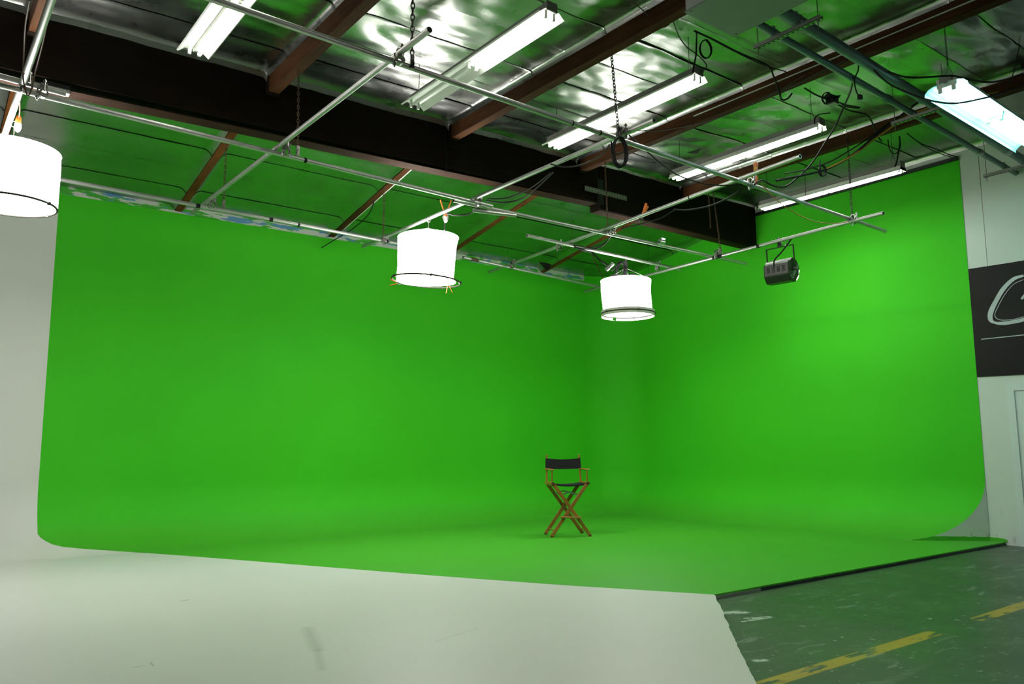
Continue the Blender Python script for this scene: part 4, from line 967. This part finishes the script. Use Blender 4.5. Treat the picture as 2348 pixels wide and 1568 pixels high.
# ------------------------------------------------------------------ banner
bn = empty('banner', (XR, 3.28, 2.26)); tag(bn, 'black vinyl banner with silver script lettering on the white side wall', 'banner')
rows = []
for j in range(13):
    rows.append([(-.004-.004*(1+noise.noise(V(i*.5, j*.4, 2))), 1.60-3.2*i/32+.004*noise.noise(V(0, j*.6, 1)), 1.555*j/12+(-.01*math.sin(i*.2))) for i in range(33)])
back = [[(.004, p[1], p[2]) for p in r] for r in rows]
q = MB(); q.grid(rows); q.grid(back)
q.build('sheet', M_vinyl, bn, smooth=True)
def ribbon(pts, w, name, mat=M_silver):
    """flat printed stroke on the banner, pts = (y, z), w = widths"""
    P = [Vector((0, y, z)) for y, z in pts]; P = smooth_path(P, 8); n = len(P); rows = [[], []]
    for i, p_ in enumerate(P):
        t = (P[min(i+1, n-1)]-P[max(i-1, 0)]).normalized(); nn = V(0, -t.z, t.y); f = i/(n-1); k = f*(len(w)-1); a = int(min(k, len(w)-2)); ww = w[a]+(w[a+1]-w[a])*(k-a)
        rows[0].append(p_+nn*ww/2+V(-.0135, 0, 0)); rows[1].append(p_-nn*ww/2+V(-.0135, 0, 0))
    q = MB(); q.grid(rows); return q.build(name, mat, bn)
def bz(y, z): return (y-3.28, z-2.26)
ribbon([bz(*v) for v in ((4.181, 3.595), (4.308, 3.569), (4.443, 3.456), (4.55, 3.3), (4.628, 3.156), (4.642, 3.053), (4.59, 2.997), (4.464, 2.974), (4.23, 2.993), (3.95, 3.05), (3.65, 3.22))], (.03, .05, .06, .06, .07, .06, .03, .05, .05, .03, .01), 'script_stroke')
ribbon([bz(*v) for v in ((4.186, 3.541), (4.313, 3.496), (4.427, 3.38), (4.521, 3.234), (4.581, 3.107), (4.531, 3.032), (4.379, 3.012), (4.226, 3.034))], (.008, .008, .008, .008, .008, .008, .008), 'script_outline')
ribbon([bz(*v) for v in ((4.234, 3.277), (4.182, 3.329), (4.10, 3.40), (3.95, 3.52), (3.8, 3.45), (3.9, 3.2))], (.03, .04, .05, .05, .04, .02), 'script_stroke')
ribbon([bz(4.782, 2.785), bz(4.2, 2.785), bz(3.2, 2.785), bz(2.0, 2.785)], (.012, .012, .012), 'underline')

# ------------------------------------------------------------------ director's chair
ch = empty('director_chair', (8.075, 9.15, 0), math.radians(-27)); ch.scale = (1.02, 1.02, 1.025)
tag(ch, "tall wooden director's chair with black canvas standing on the green floor", 'chair')
W = .262; D2 = .20
for y in (-D2, D2):
    o_ = -.016 if y < 0 else .016
    for s in (-1, 1):
        q = MB(); yo = y+(o_ if s > 0 else 0)
        a = V(s*.285, yo, .0); c = V(-s*.245, yo, .735)
        q.beam(a+V(0, 0, .012), c, .018, .050, (s, 0, .7)); lg = q.build('leg', M_chairwood, ch, bevel=.003)
        q = MB(); q.beam(a+V(s*-.004, 0, .0), a+V(-s*.008, 0, .016), .024, .044, (1, 0, 0)); q.build('foot_tip', M_brown, lg)
    q = MB(); q.tube([(0.018, y-.025, .385), (0.018, y+.03, .385)], .008, 8); q.build('pivot_bolt', M_zinc, ch)
for s in (-1, 1):
    q = MB(); q.beam((s*W, -.225, .752), (s*W, .225, .752), .042, .038); q.build('seat_rail', M_chairwood, ch, bevel=.004)
    q = MB(); q.beam((s*(W-.012), -.215, .722), (s*(W-.012), .215, .722), .028, .022); q.build('lower_rail', M_chairwood, ch, bevel=.003)
    q = MB(); q.tube([(s*.232, -D2, .085), (s*.232, D2, .085)], .011, 8); q.build('stretcher', M_chairwood, ch, smooth=True)
    # back post with a turned finial
    q = MB(); q.beam((s*W, .175, .77), (s*(W-.012), .215, 1.135), .024, .030, (0, 1, 0)); bpst = q.build('back_post', M_chairwood, ch, bevel=.003)
    q = MB(); q.lathe([(.011, 0), (.011, .012), (.015, .02), (.013, .032), (.006, .04)], (s*(W-.012), .215, 1.13), 12); q.build('finial', M_chairwood, bpst, smooth=True)
    q = MB(); q.lathe([(.009, .77), (.012, .82), (.011, .9), (.009, .942)], (s*W, -.170, 0), 10); q.build('arm_post', M_chairwood, ch, smooth=True)
    q = MB(); q.beam((s*(W+.008), -.235, .950), (s*(W+.002), .205, .955), .052, .018); q.build('armrest', M_chairwood, ch, bevel=.005)
    q = MB(); q.bbox((s*W-.022, -.232, .735), (s*W+.022, -.225, .772)); q.build('rail_end_cap', M_brown, ch)
rows = []
for j in range(9):
    y = -.205+.41*j/8; rows.append([((-W+.012)+(2*W-.024)*i/16, y, .752-.020*math.sin(math.pi*i/16)+.003*noise.noise(V(i*.4, j*.4, 0))) for i in range(17)])
q = MB(); q.grid(rows); q.grid([[(x, y, z-.006) for x, y, z in r] for r in rows]); q.grid([rows[0], [(x, y, z-.022) for x, y, z in rows[0]]]); q.build('seat_canvas', M_canvas, ch, smooth=True)
rows = []
for j in range(7):
    t = j/6; z = .955+.155*t; yb = .175+.04*(z-.77)/.365
    rows.append([((-W-.004)+(2*W+.008)*i/20, yb+.030*math.sin(math.pi*i/20)*(1-.3*t)-.018, z-.018*(math.sin(math.pi*i/20))*(.4+.6*t)+(.012 if i == 20 else 0)) for i in range(21)])
q = MB(); q.grid(rows); q.grid([[(x, y+.005, z) for x, y, z in r] for r in rows]); q.build('back_canvas', M_canvas, ch, smooth=True)
for s in (-1, 1):
    q = MB(); q.pipe((s*(W-.006), .188, .957), (s*(W-.012), .208, 1.108), .021, .015, 10); q.build('canvas_sleeve', M_canvas, ch, smooth=True)
# footrest and its brackets
q = MB(); q.beam((-.165, -.255, .285), (.135, -.285, .275), .085, .020); frs = q.build('footrest', M_chairwood, ch, bevel=.005)
for s in (-1, 1):
    q = MB(); q.beam((s*.10, -.215, .275), (s*.10, -.29, .270), .018, .012); q.build('footrest_bracket', M_zinc, frs)
# folding metal braces between the crossed legs
for y in (-.165, .165):
    q = MB(); q.beam((-.135, y, .585), (-.01, y, .632), .020, .004, (0, 1, 0)); q.build('brace', M_zinc, ch)
    q = MB(); q.beam((-.01, y+.004, .632), (.125, y+.004, .590), .020, .004, (0, 1, 0)); q.build('brace', M_zinc, ch)
    q = MB(); q.tube([(-.01, y-.008, .632), (-.01, y+.010, .632)], .009, 8); q.build('brace_rivet', M_clamp, ch)
for s, y in ((-1, -D2), (1, -D2), (1, D2)):
    q = MB(); q.tube([(-s*.17, y-.02, .625), (-s*.17, y+.02, .625)], .007, 8); q.build('leg_bolt', M_zinc, ch)
